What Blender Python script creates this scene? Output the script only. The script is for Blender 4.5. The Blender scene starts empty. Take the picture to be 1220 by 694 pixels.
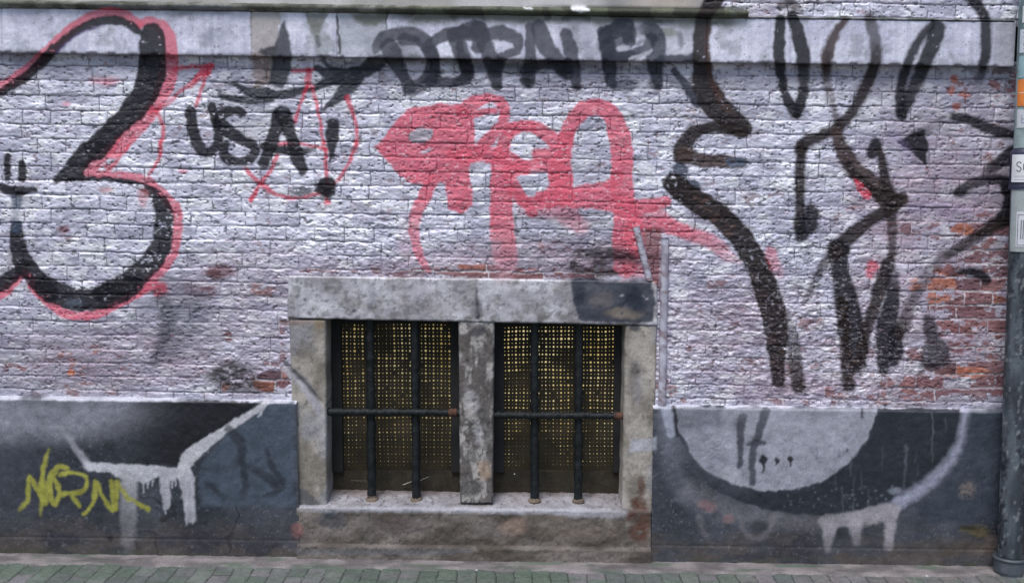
import bpy, math, random
import numpy as np
from mathutils import Vector
S = bpy.context.scene
COL = S.collection
R = math.radians
# ------------------------------------------------------------------ camera, sky, sun, exposure
FPX, TH, CD, CH = 1250.0, R(6.0), 4.4, 1.63
cam = bpy.data.cameras.new('camera'); co = bpy.data.objects.new('camera', cam); COL.objects.link(co)
co.location = (0, -CD, CH); co.rotation_euler = (R(90) - TH, 0, 0)
cam.sensor_width = 36; cam.lens = FPX / 1220 * 36; cam.clip_start = .05; cam.clip_end = 2000
S.camera = co
w = bpy.data.worlds.new('World'); S.world = w; w.use_nodes = True
nt = w.node_tree; bg = nt.nodes['Background']
sky = nt.nodes.new('ShaderNodeTexSky'); sky.sky_type = 'NISHITA'; sky.sun_disc = False
sky.sun_elevation = R(60); sky.sun_rotation = R(200)
sky.air_density = 1.0; sky.dust_density = 1.5; sky.ozone_density = 1.0
nt.links.new(sky.outputs[0], bg.inputs[0]); bg.inputs[1].default_value = .085
sl = bpy.data.lights.new('sun', 'SUN'); so = bpy.data.objects.new('sun', sl); COL.objects.link(so)
sl.energy = 2.0; sl.angle = R(32); sl.color = (1, .975, .96)
_az, _el = R(200), R(60)
_d = Vector((math.sin(_az) * math.cos(_el), math.cos(_az) * math.cos(_el), math.sin(_el)))
so.rotation_euler = _d.to_track_quat('Z', 'Y').to_euler(); so.location = (0, -6, 8)
S.view_settings.view_transform = 'Standard'; S.view_settings.look = 'None'
S.view_settings.gamma = 1; S.view_settings.use_curve_mapping = False
S.view_settings.exposure = .5
S.render.engine = 'CYCLES'; S.cycles.max_bounces = 6

# ------------------------------------------------------------------ photo plane <-> place
CT, ST = math.cos(TH), math.sin(TH)
SLOPE = math.tan(R(.78))                 # the street and every course fall gently to the right
def W(px, py, Y=0.0):
    """photo pixel -> (x, z) on the plane y = Y"""
    a = (px - 610.0) / FPX; u = (347.0 - py) / FPX
    dy = CT + ST * u; dz = -ST + CT * u
    t = (Y + CD) / dy
    return a * t, CH + dz * t
def PIX(x, y, z):
    ry = y + CD; rz = z - CH
    f = ry * CT - rz * ST; u = ry * ST + rz * CT
    return 610 + FPX * x / f, 347 - FPX * u / f
def ground(x): return -SLOPE * x + GZ
GZ = W(610, 666)[1]
# ------------------------------------------------------------------ noise
_rng = np.random.RandomState(7); _T = _rng.rand(512, 512).astype(np.float32)
def vn(x, y, seed=0):
    x = x + seed * 37.17 + 1000; y = y + seed * 91.73 + 1000
    xi = np.floor(x).astype(np.int64); yi = np.floor(y).astype(np.int64)
    fx = (x - xi); fy = (y - yi); fx = fx * fx * (3 - 2 * fx); fy = fy * fy * (3 - 2 * fy)
    a = _T[xi & 511, yi & 511]; b = _T[(xi + 1) & 511, yi & 511]
    c = _T[xi & 511, (yi + 1) & 511]; d = _T[(xi + 1) & 511, (yi + 1) & 511]
    return (a * (1 - fx) + b * fx) * (1 - fy) + (c * (1 - fx) + d * fx) * fy
def fbm(x, y, oct=4, seed=0, gain=.5):
    s = 0; a = 1; t = 0
    for i in range(oct):
        s = s + a * vn(x * 2 ** i, y * 2 ** i, seed + i * 3); t += a; a *= gain
    return s / t
def sst(a, b, x):
    t = np.clip((x - a) / (b - a), 0, 1); return t * t * (3 - 2 * t)
def mix(a, b, t):
    return a * (1 - t) + b * t
# ------------------------------------------------------------------ spray paint, traced stroke by stroke on the wall
BX0, BY0, BX1, BY1 = -160, -160, 1380, 800
BW, BH = BX1 - BX0, BY1 - BY0
_gx, _gy = np.meshgrid(np.arange(BX0, BX1) + .5, np.arange(BY0, BY1) + .5)
_gx = _gx.astype(np.float32); _gy = _gy.astype(np.float32)
_wx = _gx + (fbm(_gx / 7, _gy / 7, 3, 50) - .5) * 4.5
_wy = _gy + (fbm(_gx / 7, _gy / 7, 3, 60) - .5) * 4.5
PR = np.zeros((BH, BW, 3), np.float32); PA = np.zeros((BH, BW), np.float32)    # pigment (premultiplied), cover
_chip1 = fbm(_gx / 5, _gy / 3.6, 3, 70, .6)
_chip2 = fbm(_gx / 26, _gy / 20, 3, 80)
def lay(mask, sl_, col, a, worn=0.0):
    m = mask * a
    if worn > 0:
        n = _chip1[sl_] * .72 + _chip2[sl_] * .28
        m = m * (1 - sst(.80 - worn * .62, .86 - worn * .58, n) * .85)
    m = m.astype(np.float32)
    for k in range(3): PR[sl_][..., k] = PR[sl_][..., k] * (1 - m) + col[k] * m
    PA[sl_] = PA[sl_] * (1 - m) + m
def _sl(x0, x1, y0, y1):
    return (slice(max(0, int(y0 - BY0)), min(BH, int(y1 - BY0) + 1)), slice(max(0, int(x0 - BX0)), min(BW, int(x1 - BX0) + 1)))
def smooth_pts(p, n=6):
    if len(p) < 3: return p
    p = [tuple(q) if len(q) > 3 else (q[0], q[1], q[2], 1.0) for q in p]
    e = [p[0]] + p + [p[-1]]; out = []
    for i in range(1, len(e) - 2):
        for k in range(n):
            t = k / n
            out.append(tuple(.5 * (2 * e[i][j] + (e[i + 1][j] - e[i - 1][j]) * t + (2 * e[i - 1][j] - 5 * e[i][j] + 4 * e[i + 1][j] - e[i + 2][j]) * t * t
                             + (3 * e[i][j] - e[i - 1][j] - 3 * e[i + 1][j] + e[i + 2][j]) * t ** 3) for j in range(4)))
    out.append(e[-2]); return out
def stroke(Z, pts, col, a=1.0, soft=2.2, worn=0.0, rs=1.0):
    ox, oy, s = Z
    p = [(ox + q[0] / s, oy + q[1] / s, q[2] / s * rs, q[3] if len(q) > 3 else 1.0) for q in pts]
    if len(p) == 1: p = p + [(p[0][0] + .1, p[0][1], p[0][2], p[0][3])]
    p = smooth_pts(p)
    m = max(q[2] for q in p) + soft + 5
    sl_ = _sl(min(q[0] for q in p) - m, max(q[0] for q in p) + m, min(q[1] for q in p) - m, max(q[1] for q in p) + m)
    X = _wx[sl_]; Y = _wy[sl_]
    best = np.zeros_like(X)
    for A, B in zip(p[:-1], p[1:]):
        dx, dy = B[0] - A[0], B[1] - A[1]; L = dx * dx + dy * dy + 1e-6
        t = np.clip(((X - A[0]) * dx + (Y - A[1]) * dy) / L, 0, 1)
        d = np.hypot(X - A[0] - t * dx, Y - A[1] - t * dy)
        r = A[2] + (B[2] - A[2]) * t
        best = np.maximum(best, np.clip((r - d) / soft + .5, 0, 1) * (A[3] + (B[3] - A[3]) * t))
    lay(best, sl_, col, a, worn)
def poly(Z, pts, col, a=1.0, soft=2.0, worn=0.0, fx=None):
    ox, oy, s = Z
    p = np.array([(ox + q[0] / s, oy + q[1] / s) for q in pts], np.float32)
    m = soft + 6
    sl_ = _sl(p[:, 0].min() - m, p[:, 0].max() + m, p[:, 1].min() - m, p[:, 1].max() + m)
    X = _wx[sl_]; Y = _wy[sl_]
    ins = np.zeros(X.shape, bool); dm = np.full(X.shape, 1e9, np.float32)
    n = len(p)
    for i in range(n):
        A = p[i]; B = p[(i + 1) % n]
        c = ((A[1] > Y) != (B[1] > Y)) & (X < (B[0] - A[0]) * (Y - A[1]) / (B[1] - A[1] + 1e-9) + A[0]); ins ^= c
        dx, dy = B - A; t = np.clip(((X - A[0]) * dx + (Y - A[1]) * dy) / (dx * dx + dy * dy + 1e-6), 0, 1)
        dm = np.minimum(dm, np.hypot(X - A[0] - t * dx, Y - A[1] - t * dy))
    sd = np.where(ins, dm, -dm); mk = np.clip(sd / soft + .5, 0, 1)
    if fx is not None: mk = mk * fx(X, Y)
    lay(mk, sl_, col, a, worn)
def blob(x, y, rx, ry, col, a=1.0, worn=0.0, hard=.5):
    sl_ = _sl(x - rx * 1.6, x + rx * 1.6, y - ry * 1.6, y + ry * 1.6)
    X = _wx[sl_] + (_chip2[sl_] - .5) * rx * .8; Y = _wy[sl_] + (_chip2[sl_] - .5) * ry * .8
    d = np.hypot((X - x) / rx, (Y - y) / ry)
    lay(1 - sst(1 - hard, 1 + hard * .4, d), sl_, col, a, worn)

C1, C2, C3, C4 = (0, 0, 3.855), (300, 0, 3.855), (600, 0, 3.855), (910, 0, 3.855)
C5, C6, C7, C8 = (0, 170, 3.855), (300, 170, 3.855), (600, 170, 3.855), (910, 170, 3.855)
C9, C10, C11, C12 = (0, 340, 3.855), (300, 340, 3.855), (600, 340, 3.855), (910, 340, 3.855)
D1, D2, D3, D4 = (260, 10, 4.067), (540, 10, 3.8125), (430, 100, 2.89), (610, 100, 2.89)
D5, D6, D7, D8 = (780, 0, 2.89), (780, 230, 2.775), (930, 60, 2.893), (930, 260, 3.017)
E1, E2, E3 = (0, 460, 3.306), (770, 470, 2.837), (200, 100, 4.3375)
PX = (0, 0, 1.0)
BLK = (.012, .011, .016); BRN = (.022, .015, .014); BRL = (.065, .042, .038); RED = (.70, .125, .185); RD2 = (.66, .055, .10)
GRY = (.032, .033, .045); GRL = (.11, .11, .145); SIL = (.50, .49, .56); WHT = (.62, .61, .66); NAV = (.022, .027, .045)
MAR = (.16, .06, .07); BEI = (.40, .36, .33); GRN = (.12, .13, .08)

# ---- band: stone blocks, moss
poly(PX, [(297, 12), (334, 14), (331, 60), (326, 95), (305, 110), (300, 64)], BEI, .8, 2)
poly(PX, [(297, 62), (320, 66), (322, 100), (308, 106), (300, 90)], MAR, .35, 3)
poly(PX, [(364, 14), (392, 15), (384, 34), (378, 50), (370, 40)], GRN, .75, 4)
poly(PX, [(372, 44), (392, 40), (404, 64), (376, 64)], (.30, .32, .33), .6, 5)
poly(PX, [(405, 16), (462, 17), (452, 66), (405, 66)], (.36, .39, .42), .6, 3)
poly(PX, [(418, 16), (462, 16), (458, 28), (440, 32), (424, 26)], GRN, .8, 5)
stroke(PX, [(402, 18, 1.3), (403, 40, 1.5), (405, 64, 2)], (.03, .03, .03), .9, 2)
stroke(PX, [(461, 14, 1.5), (459, 38, .5)], (.03, .03, .03), .9, 2)
stroke(PX, [(378, 47, 4), (380, 54, 3)], GRY, .6, 3)
stroke(PX, [(112, 6, 2, .2), (130, 9, 4), (180, 10, 3), (235, 10, 4), (262, 11, 5), (290, 12, 2, 0)], (.22, .22, .24), .75, 5)
stroke(PX, [(195, 28, 2, .2), (215, 17, 4), (240, 13, 3)], (.25, .25, .28), .6, 5)
blob(255, 42, 17, 11, (.30, .33, .42), .45, .3); blob(22, 52, 14, 12, (.30, .33, .42), .3)
sl_ = _sl(440, 905, 8, 60)
X, Y = _gx[sl_], _gy[sl_]
mo = (1 - sst(8, 19, Y - (10 + (X - 440) * .018) + (_chip2[sl_] - .5) * 14)) * sst(440, 500, X) * (1 - sst(860, 905, X))
lay(mo, sl_, (.10, .11, .07), .85); lay(mo * (_chip2[sl_] > .5), sl_, (.045, .045, .035), .7)
poly(PX, [(843, 20), (846, 20), (846, 74), (843, 74)], (.55, .55, .6), .5, 1.5)
blob(690, 45, 26, 20, (.30, .30, .36), .5); blob(797, 38, 10, 6, (.17, .19, .08), .8); blob(720, 42, 14, 22, (.25, .25, .30), .35)
poly(PX, [(790, 25), (842, 25), (842, 74), (792, 74)], (.36, .35, .38), .45, 5)
poly(PX, [(1184, 26), (1212, 26), (1212, 86), (1182, 86)], (.30, .29, .33), .6, 5)
stroke(PX, [(683, 10.5, 2.2), (692, 11, 2.8), (702, 12.5, 1.6)], (.85, .85, .85), .95, 1.2); stroke(PX, [(624, 9, 1.3), (634, 9.5, 1.3)], (.7, .7, .7), .8, 1.2)
# ---- dark grey letters over the band
for a in [
    [(30, 360, 8, .7), (90, 370, 12), (140, 400, 20), (250, 418, 26), (350, 412, 23), (450, 390, 19), (540, 355, 22), (620, 335, 34), (700, 312, 30), (800, 280, 10)],
    [(5, 390, 10, .5), (25, 430, 12), (140, 446, 18), (260, 442, 12)],
    [(510, 492, 6), (560, 452, 22), (620, 390, 34), (680, 335, 32)],
    [(480, 290, 16), (520, 312, 26), (580, 340, 34)],
    [(505, 240, 12, .7), (540, 285, 10), (620, 302, 12), (700, 290, 20), (740, 262, 28), (790, 255, 30, .8)]]:
    stroke(D1, a, GRY, .93, 2.5)
poly(D1, [(318, 60), (345, 130), (356, 220), (350, 300), (335, 360), (310, 384), (240, 372), (258, 300), (262, 235), (190, 215), (200, 196), (272, 186), (290, 130)], GRY, .9, 3)
for a in [
    [(765, 195, 22, .8), (800, 145, 30), (880, 122, 28), (975, 140, 34), (1020, 200, 32), (1040, 270, 34), (1010, 345, 34), (930, 395, 32, .8)],
    [(830, 190, 42), (860, 255, 38), (895, 320, 26), (925, 385, 28)],
    [(900, 150, 30), (960, 160, 25)],
    [(1010, 190, 26), (1060, 150, 26), (1150, 115, 28), (1230, 130, 28)],
    [(1150, 150, 32), (1165, 215, 26), (1205, 280, 28), (1200, 335, 28), (1120, 362, 24), (1030, 352, 30)],
    [(1030, 215, 30), (1055, 290, 20), (1050, 340, 26)]]:
    stroke(D1, a, (.045, .045, .064), .88, 2.6, 0, 1.1)
for a in [
    [(0, 120, 30), (60, 104, 30), (110, 92, 34), (112, 178, 28)],
    [(30, 140, 22), (55, 250, 28), (60, 318, 20), (15, 338, 18)],
    [(115, 95, 36), (150, 175, 32), (180, 262, 36), (200, 350, 20)],
    [(150, 122, 28), (220, 112, 32), (288, 140, 24), (286, 190, 20), (222, 222, 20), (192, 280, 34)],
    [(345, 85, 18), (350, 150, 22), (350, 230, 24), (340, 325, 32)],
    [(390, 90, 34), (425, 180, 36), (470, 230, 32), (515, 292, 32)],
    [(512, 122, 28), (540, 222, 28), (562, 352, 20)],
    [(320, 280, 20), (410, 255, 20), (500, 262, 22)]]:
    stroke(D2, a, (.050, .050, .070), .88, 2.6, 0, 1.12)
for a in [
    [(690, 112, 34), (700, 182, 38), (712, 300, 28), (725, 348, 22)],
    [(700, 120, 34), (780, 84, 42), (800, 150, 30)], [(700, 215, 30), (790, 215, 28), (870, 185, 22), (900, 140, 30)],
    [(850, 92, 22, .6), (905, 108, 42), (930, 170, 36), (915, 240, 42), (932, 350, 20)], [(730, 348, 22, .6), (790, 352, 26, .7), (830, 350, 20, .3)],
    [(945, 232, 20), (1100, 228, 22)], [(1000, 282, 14), (1060, 352, 20), (1110, 422, 28)]]:
    stroke(D2, a, NAV, .88, 3)
poly(D2, [(656, 108), (740, 56), (815, 80), (824, 150), (775, 160), (738, 182), (742, 198), (800, 190), (850, 205), (820, 240), (720, 246), (664, 190)], NAV, .8, 3)
stroke(D2, [(835, 165, 10), (862, 145, 12), (888, 165, 12), (880, 195, 12)], (.16, .16, .20), .7, 4)
stroke(D2, [(800, 228, 6), (860, 212, 9), (898, 190, 5)], SIL, .85, 2)
stroke(D2, [(905, 345, 20), (925, 360, 18)], BLK, .6, 5)
stroke(D2, [(1030, 120, 14), (1034, 165, 14)], GRL, .6, 4)
poly(D2, [(735, 182), (765, 165), (800, 170), (790, 190), (745, 196)], SIL, .9, 2)
for a in [[(60, 290, 26)], [(340, 335, 26)], [(505, 290, 28)], [(562, 358, 16)], [(200, 350, 18)]]:
    stroke(D2, a, BLK, .75, 6)
poly(D1, [(770, 232), (1220, 240), (1220, 290), (1000, 262), (780, 290)], BLK, .62, 8)
poly(D2, [(0, 232), (560, 240), (700, 262), (960, 262), (960, 290), (700, 285), (0, 262)], BLK, .5, 8)

blob(480, 62, 22, 12, (.04, .04, .055), .55); blob(600, 82, 60, 7, (.02, .02, .025), .5); blob(420, 78, 40, 8, (.03, .03, .04), .5)
blob(716, 322, 46, 8, (.02, .018, .022), .75, .2); blob(700, 334, 24, 5, (.025, .022, .03), .8, .1)
# ---- left black bubble letter with its red outline
for a in [
    [(-60, 420, 18), (0, 398, 26), (60, 372, 26), (130, 318, 26), (200, 255, 26), (250, 205, 26), (330, 135, 24), (400, 84, 22), (490, 55, 22), (570, 70, 24), (615, 96, 24), (645, 118, 16)],
    [(630, 120, 14), (660, 105, 22), (700, 104, 26), (750, 132, 32), (775, 180, 34), (780, 260, 40), (775, 330, 44), (755, 410, 40), (715, 480, 32), (670, 550, 34), (600, 620, 40), (520, 694, 36)]]:
    stroke(C1, a, RED, .82, 2.2)
stroke(C5, [(540, -10, 22), (470, 60, 30), (420, 110, 28), (400, 135, 22), (480, 145, 18), (560, 150, 18), (655, 165, 20), (715, 205, 22), (765, 255, 24), (812, 310, 26), (820, 370, 20), (815, 430, 20), (795, 520, 20), (720, 605, 24), (640, 680, 24)], RED, .82, 2.2)
stroke(C9, [(680, 5, 22), (580, 62, 22), (470, 122, 20), (380, 140, 20), (280, 115, 22), (210, 58, 22), (150, 0, 22)], RED, .85, 2.2)
stroke(C5, [(200, 700, 20), (150, 640, 22), (112, 590, 14)], RED, .85, 2.2)
stroke(C5, [(112, 590, 14), (70, 640, 22), (10, 692, 22), (-60, 730, 20)], RED, .85, 2.2)
stroke(C9, [(733, 14, 34)], RD2, .92, 6)
for a in [
    [(-60, 440, 18), (0, 425, 18), (60, 393, 22), (130, 345, 22), (200, 280, 24), (250, 222, 22), (330, 160, 18), (400, 118, 20), (480, 96, 22), (540, 96, 22), (590, 112, 20), (640, 150, 16)],
    [(700, 135, 26), (700, 170, 58), (702, 250, 62), (700, 320, 64), (680, 400, 62), (640, 470, 60), (585, 535, 52), (520, 595, 48), (440, 680, 58)]]:
    stroke(C1, a, BLK, .96, 2.4, .12)
stroke(C1, [(255, 245, 8), (330, 180, 7), (400, 140, 6), (480, 118, 5)], (.07, .03, .15), .6, 2.5)
poly(C5, [(385, -10), (520, -10), (440, 60), (385, 140), (392, 172), (330, 176), (250, 192), (240, 165), (290, 110)], BLK, .95, 2.2, .15)
for a in [
    [(290, 168, 12), (400, 168, 11), (500, 168, 11), (600, 182, 14), (660, 205, 22), (710, 235, 26), (742, 280, 38), (758, 330, 42), (755, 400, 46), (742, 470, 48), (700, 540, 50), (640, 600, 52), (560, 655, 48), (480, 690, 48)]]:
    stroke(C5, a, BLK, .94, 2.6, .3)
stroke(C9, [(620, -5, 40), (540, 30, 55), (440, 62, 52), (360, 64, 50), (280, 40, 52), (210, 5, 48)], BLK, .95, 2.4, .15)
stroke(C5, [(230, 694, 40), (170, 625, 46), (118, 560, 48), (90, 500, 40), (78, 440, 36), (78, 385, 28)], BLK, .95, 2.6, .15)
stroke(C5, [(78, 395, 22), (76, 330, 20, .3), (76, 280, 22), (76, 240, 26)], (.05, .08, .13), .75, 3)
stroke(C5, [(110, 560, 26), (50, 620, 32), (-10, 655, 32), (-60, 670, 28)], BLK, .95, 2.4, .1)
stroke(C5, [(70, 470, 10), (50, 540, 16, .7), (10, 600, 12, .5)], GRY, .6, 4)
stroke(C5, [(-30, 190, 18), (0, 203, 18), (80, 222, 24), (158, 215, 15)], BLK, .95, 2.2, .1)
stroke(C5, [(36, 60, 16), (36, 160, 15)], BLK, .95, 2.2); stroke(C5, [(104, 92, 18), (103, 165, 18)], BLK, .95, 2.2)
blob(90, 360, 12, 5, (.11, .13, .17), .7, .2)
stroke(C1, [(-10, 480, 14, .6), (5, 510, 14, .8)], (.05, .04, .08), .7, 5)
# ---- thin red arrows, arcs, circled A
for a, k in [([(800, 322, 11), (880, 308, 10), (978, 302, 9)], 0), ([(978, 305, 8), (900, 370, 16), (830, 425, 10, .8), (760, 480, 12, .8), (690, 520, 10)], 0),
             ([(960, 320, 8), (930, 400, 9), (902, 490, 9)], 0), ([(700, 495, 8), (735, 535, 9), (752, 610, 8), (735, 694, 9)], 0)]:
    stroke(C1, a, RD2, .75, 2.4)
poly(C1, [(925, 300), (985, 300), (970, 345), (880, 375)], RD2, .8, 2)
stroke(C5, [(742, -5, 9), (725, 80, 8), (682, 142, 8)], RD2, .75, 2.4)
stroke(C5, [(600, 0, 9), (545, 75, 9), (500, 125, 9)], RD2, .75, 2.4); stroke(C5, [(488, 108, 13)], RD2, .7, 3)
for a in [[(188, 324, 10), (285, 322, 9)], [(262, 325, 14), (258, 388, 15)], [(258, 390, 9), (215, 500, 8), (196, 560, 8)],
          [(278, 400, 8), (308, 520, 8), (335, 694, 8)], [(125, 660, 9), (240, 662, 8), (345, 684, 9)],
          [(436, 448, 14), (465, 520, 9), (482, 620, 8), (478, 694, 8)]]:
    stroke(C2, a, RD2, .78, 2.4)
for a in [[(118, 62, 9), (60, 165, 9), (-5, 262, 9)], [(335, -5, 8), (342, 140, 8), (348, 275, 8)], [(348, 275, 13)],
          [(480, -5, 9), (445, 100, 8), (385, 185, 9), (305, 235, 9), (215, 252, 9), (120, 238, 9), (38, 188, 12), (-28, 120, 10)]]:
    stroke(C6, a, RD2, .78, 2.4)
stroke(C5, [(1150, 270, 8), (1190, 190, 9)], RD2, .78, 2.4)
# ---- USA!
for a in [
    [(120, 150, 30), (125, 215, 32), (145, 290, 30), (175, 340, 30), (205, 355, 26), (235, 335, 26), (262, 290, 24), (262, 230, 26), (240, 170, 24), (228, 115, 20)],
    [(385, 150, 24), (340, 140, 26), (285, 160, 34), (270, 200, 34), (310, 240, 36), (370, 275, 34), (430, 305, 28), (450, 350, 26), (430, 390, 24), (370, 400, 24), (310, 385, 30), (290, 350, 26), (300, 310, 22)],
    [(590, 160, 44), (560, 230, 36), (540, 290, 34), (520, 350, 32), (490, 415, 26)],
    [(600, 165, 44), (625, 240, 34), (650, 310, 34), (670, 380, 34), (695, 440, 30)],
    [(500, 325, 24), (580, 342, 26), (680, 350, 22), (760, 335, 12, .7)],
    [(853, 210, 36), (850, 290, 30), (845, 350, 18), (840, 400, 8)], [(822, 528, 48)], [(790, 540, 30), (840, 560, 30)]]:
    stroke(E3, a, BLK, .94, 2.3, .1)
poly(E3, [(340, 200), (400, 180), (540, 200), (515, 240), (470, 290), (400, 270), (345, 225)], WHT, .7, 2)
stroke(E3, [(595, 140, 26)], (.10, .10, .12), .6, 5)
blob(358, 227, 16, 7, (.04, .045, .06), .8, .35)
stroke(E3, [(900, 348, 10, .5), (960, 338, 12), (1010, 340, 10, .4)], GRL, .6, 4)
# ---- red letters in the middle
poly(D3, [(110, 140), (165, 84), (260, 68), (352, 72), (388, 112), (392, 220), (372, 300), (388, 418), (345, 446), (300, 428), (288, 345), (256, 318), (232, 348), (180, 348), (120, 302), (48, 218), (90, 170)], RED, .9, 2.2, .06)
poly(D3, [(165, 172), (195, 148), (245, 155), (246, 186), (225, 204), (180, 206), (165, 195)], (.36, .35, .40), .95, 2)
poly(D3, [(198, 236), (232, 220), (248, 224), (222, 240)], SIL, .9, 1.6)
for a in [
    [(350, 95, 24), (395, 62, 22), (450, 48, 16), (488, 72, 18), (492, 118, 18), (465, 165, 20), (425, 205, 22), (395, 245, 26), (340, 240, 24)],
    [(380, 110, 14), (420, 95, 12), (460, 92, 12)], [(320, 242, 26), (470, 248, 30), (560, 290, 24)],
    [(490, 215, 24), (500, 185, 20), (530, 155, 18), (590, 148, 18)], [(478, 250, 32), (485, 310, 38), (482, 400, 38), (486, 490, 42), (492, 560, 44, .6), (500, 610, 40, .3)],
    [(510, 315, 18), (550, 385, 18), (590, 440, 20)], [(252, 330, 20), (215, 395, 22), (186, 455, 20, .8), (184, 520, 18, .75), (202, 590, 14, .8), (235, 640, 10, .6)]]:
    stroke(D3, a, RED, .88, 2.3, .05)
poly(D3, [(385, 270), (425, 262), (432, 290), (400, 300)], SIL, .7, 2.5); blob(560, 245 - 62, 1, 1, RED)
stroke(D3, [(165, 470, 22, .3), (150, 550, 26, .6), (165, 610, 18, .3)], (.5, .22, .26), .4, 8)
for a in [
    [(-10, 158, 22), (60, 146, 22), (112, 168, 26), (150, 205, 26), (172, 245, 28)], [(90, 244, 22), (150, 246, 26)],
    [(-10, 300, 30), (50, 285, 24), (130, 282, 26), (165, 310, 40), (160, 370, 42), (110, 405, 26), (40, 405, 22), (-10, 360, 14)],
    [(185, 190, 26), (205, 135, 28), (240, 95, 30), (290, 80, 30), (335, 100, 30), (365, 160, 36), (378, 240, 38), (378, 320, 38), (380, 400, 40), (395, 470, 44), (390, 540, 46, .95), (392, 620, 42, .55)],
    [(190, 180, 26), (172, 250, 32), (168, 330, 40), (190, 390, 28)],
    [(100, 392, 24), (200, 396, 32), (300, 396, 34), (400, 425, 30), (470, 418, 24), (530, 405, 18)], [(420, 470, 26), (520, 488, 26, .8), (590, 500, 22, .6)],
    [(340, 350, 20), (365, 320, 20)]]:
    stroke(D4, a, RED, .88, 2.3, .05)
stroke(D4, [(225, 360, 12), (320, 352, 12)], RED, .8, 2)
stroke(D4, [(40, 430, 26, .4), (150, 435, 30, .8), (200, 460, 34, .8), (240, 490, 28, .6)], (.60, .13, .19), .7, 8)
stroke(D6, [(-10, 50, 26, .7), (60, 112, 22), (130, 138, 24), (200, 168, 24, .75), (240, 205, 20, .5), (275, 225, 8, .3)], RED, .72, 5, .15)
blob(597, 300, 20, 40, (.5, .30, .34), .35)
# red-brown between the two strips
poly(PX, [(762, 272), (787, 270), (786, 345), (776, 335)], (.22, .055, .06), .8, 4, .1)
poly(PX, [(742, 265), (766, 268), (772, 330), (742, 332)], RD2, .4, 6, .1)

# ---- the big brown-black character on the right
for a, c, wn in [
    ([(225, -40, 26), (205, 0, 28), (178, 45, 24), (162, 110, 27), (160, 170, 27), (163, 230, 30), (168, 285, 36), (195, 340, 42), (235, 390, 38), (285, 428, 32), (315, 448, 18)], BRN, .12),
    ([(300, 455, 18), (240, 440, 20), (180, 440, 17), (130, 462, 22), (102, 500, 28), (92, 535, 30)], BRN, .08),
    ([(100, 530, 28), (160, 552, 22), (220, 552, 20), (270, 558, 19), (298, 560, 19)], BRL, .15),
    ([(432, 65, 14), (430, 140, 18), (430, 210, 18), (436, 270, 14), (452, 335, 14), (482, 388, 20)], BLK, .08),
    ([(475, 60, 18), (495, 120, 22), (512, 190, 22), (512, 260, 18, .85), (508, 330, 16), (490, 388, 18)], BLK, .1),
    ([(430, 20, 10, .7), (470, 15, 18, .8), (500, 40, 12, .6)], BRN, .1)]:
    stroke(D5, a, c, .95, 3, wn, 1.12)
stroke(D5, [(182, 90, 8, .8), (182, 160, 9), (190, 250, 8), (215, 320, 12), (250, 380, 10)], (.12, .055, .04), .55, 5, .3)
stroke(D5, [(30, 265, 12, .5), (90, 300, 14, .7), (150, 350, 14, .7)], GRY, .6, 4, .1)
stroke(D5, [(85, 590, 30), (75, 640, 34), (120, 655, 40)], (.06, .075, .11), .93, 3, .25)
stroke(D5, [(262, 558, 14), (298, 560, 17)], (.09, .13, .2), .8, 3, .3)
stroke(D6, [(60, -30, 34), (130, 22, 37), (210, 72, 36), (270, 130, 36), (312, 190, 36), (345, 255, 38), (372, 330, 40), (392, 400, 40), (402, 470, 36), (405, 550, 26), (410, 622, 20)], BRN, .97, 2.6, .14, 1.06)
stroke(D6, [(430, 395, 18, .5), (455, 480, 22, .75), (465, 560, 24, .85), (475, 635, 26)], BRN, .92, 3.5, .2)
for a, c, wn in [
    ([(370, 92, 15), (322, 170, 21), (295, 240, 26), (285, 320, 22), (292, 400, 16, .6), (320, 500, 14, .7), (345, 600, 18)], BRL, .1),
    ([(485, 90, 24, .8), (512, 180, 24, .8), (512, 290, 25), (470, 390, 25), (420, 490, 23), (340, 582, 24), (240, 632, 24), (180, 662, 24), (165, 700, 20)], BRN, .08),
    ([(775, 112, 16), (705, 200, 18), (658, 300, 22), (630, 400, 20), (625, 500, 24), (633, 530, 22)], BLK, .05),
    ([(800, 130, 32), (770, 215, 34), (728, 310, 32), (690, 400, 28, .9), (655, 475, 26), (630, 530, 22)], BLK, .1),
    ([(940, -20, 24), (985, 30, 26), (1018, 100, 24), (1022, 160, 24), (1020, 220, 22), (1008, 300, 20), (985, 370, 16, .5), (970, 400, 10, .1)], BLK, .05)]:
    stroke(C4, a, c, .94, 4, wn, 1.1)
stroke(C4, [(295, 240, 10), (290, 310, 9), (300, 380, 7, .4)], BLK, .5, 6)
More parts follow.
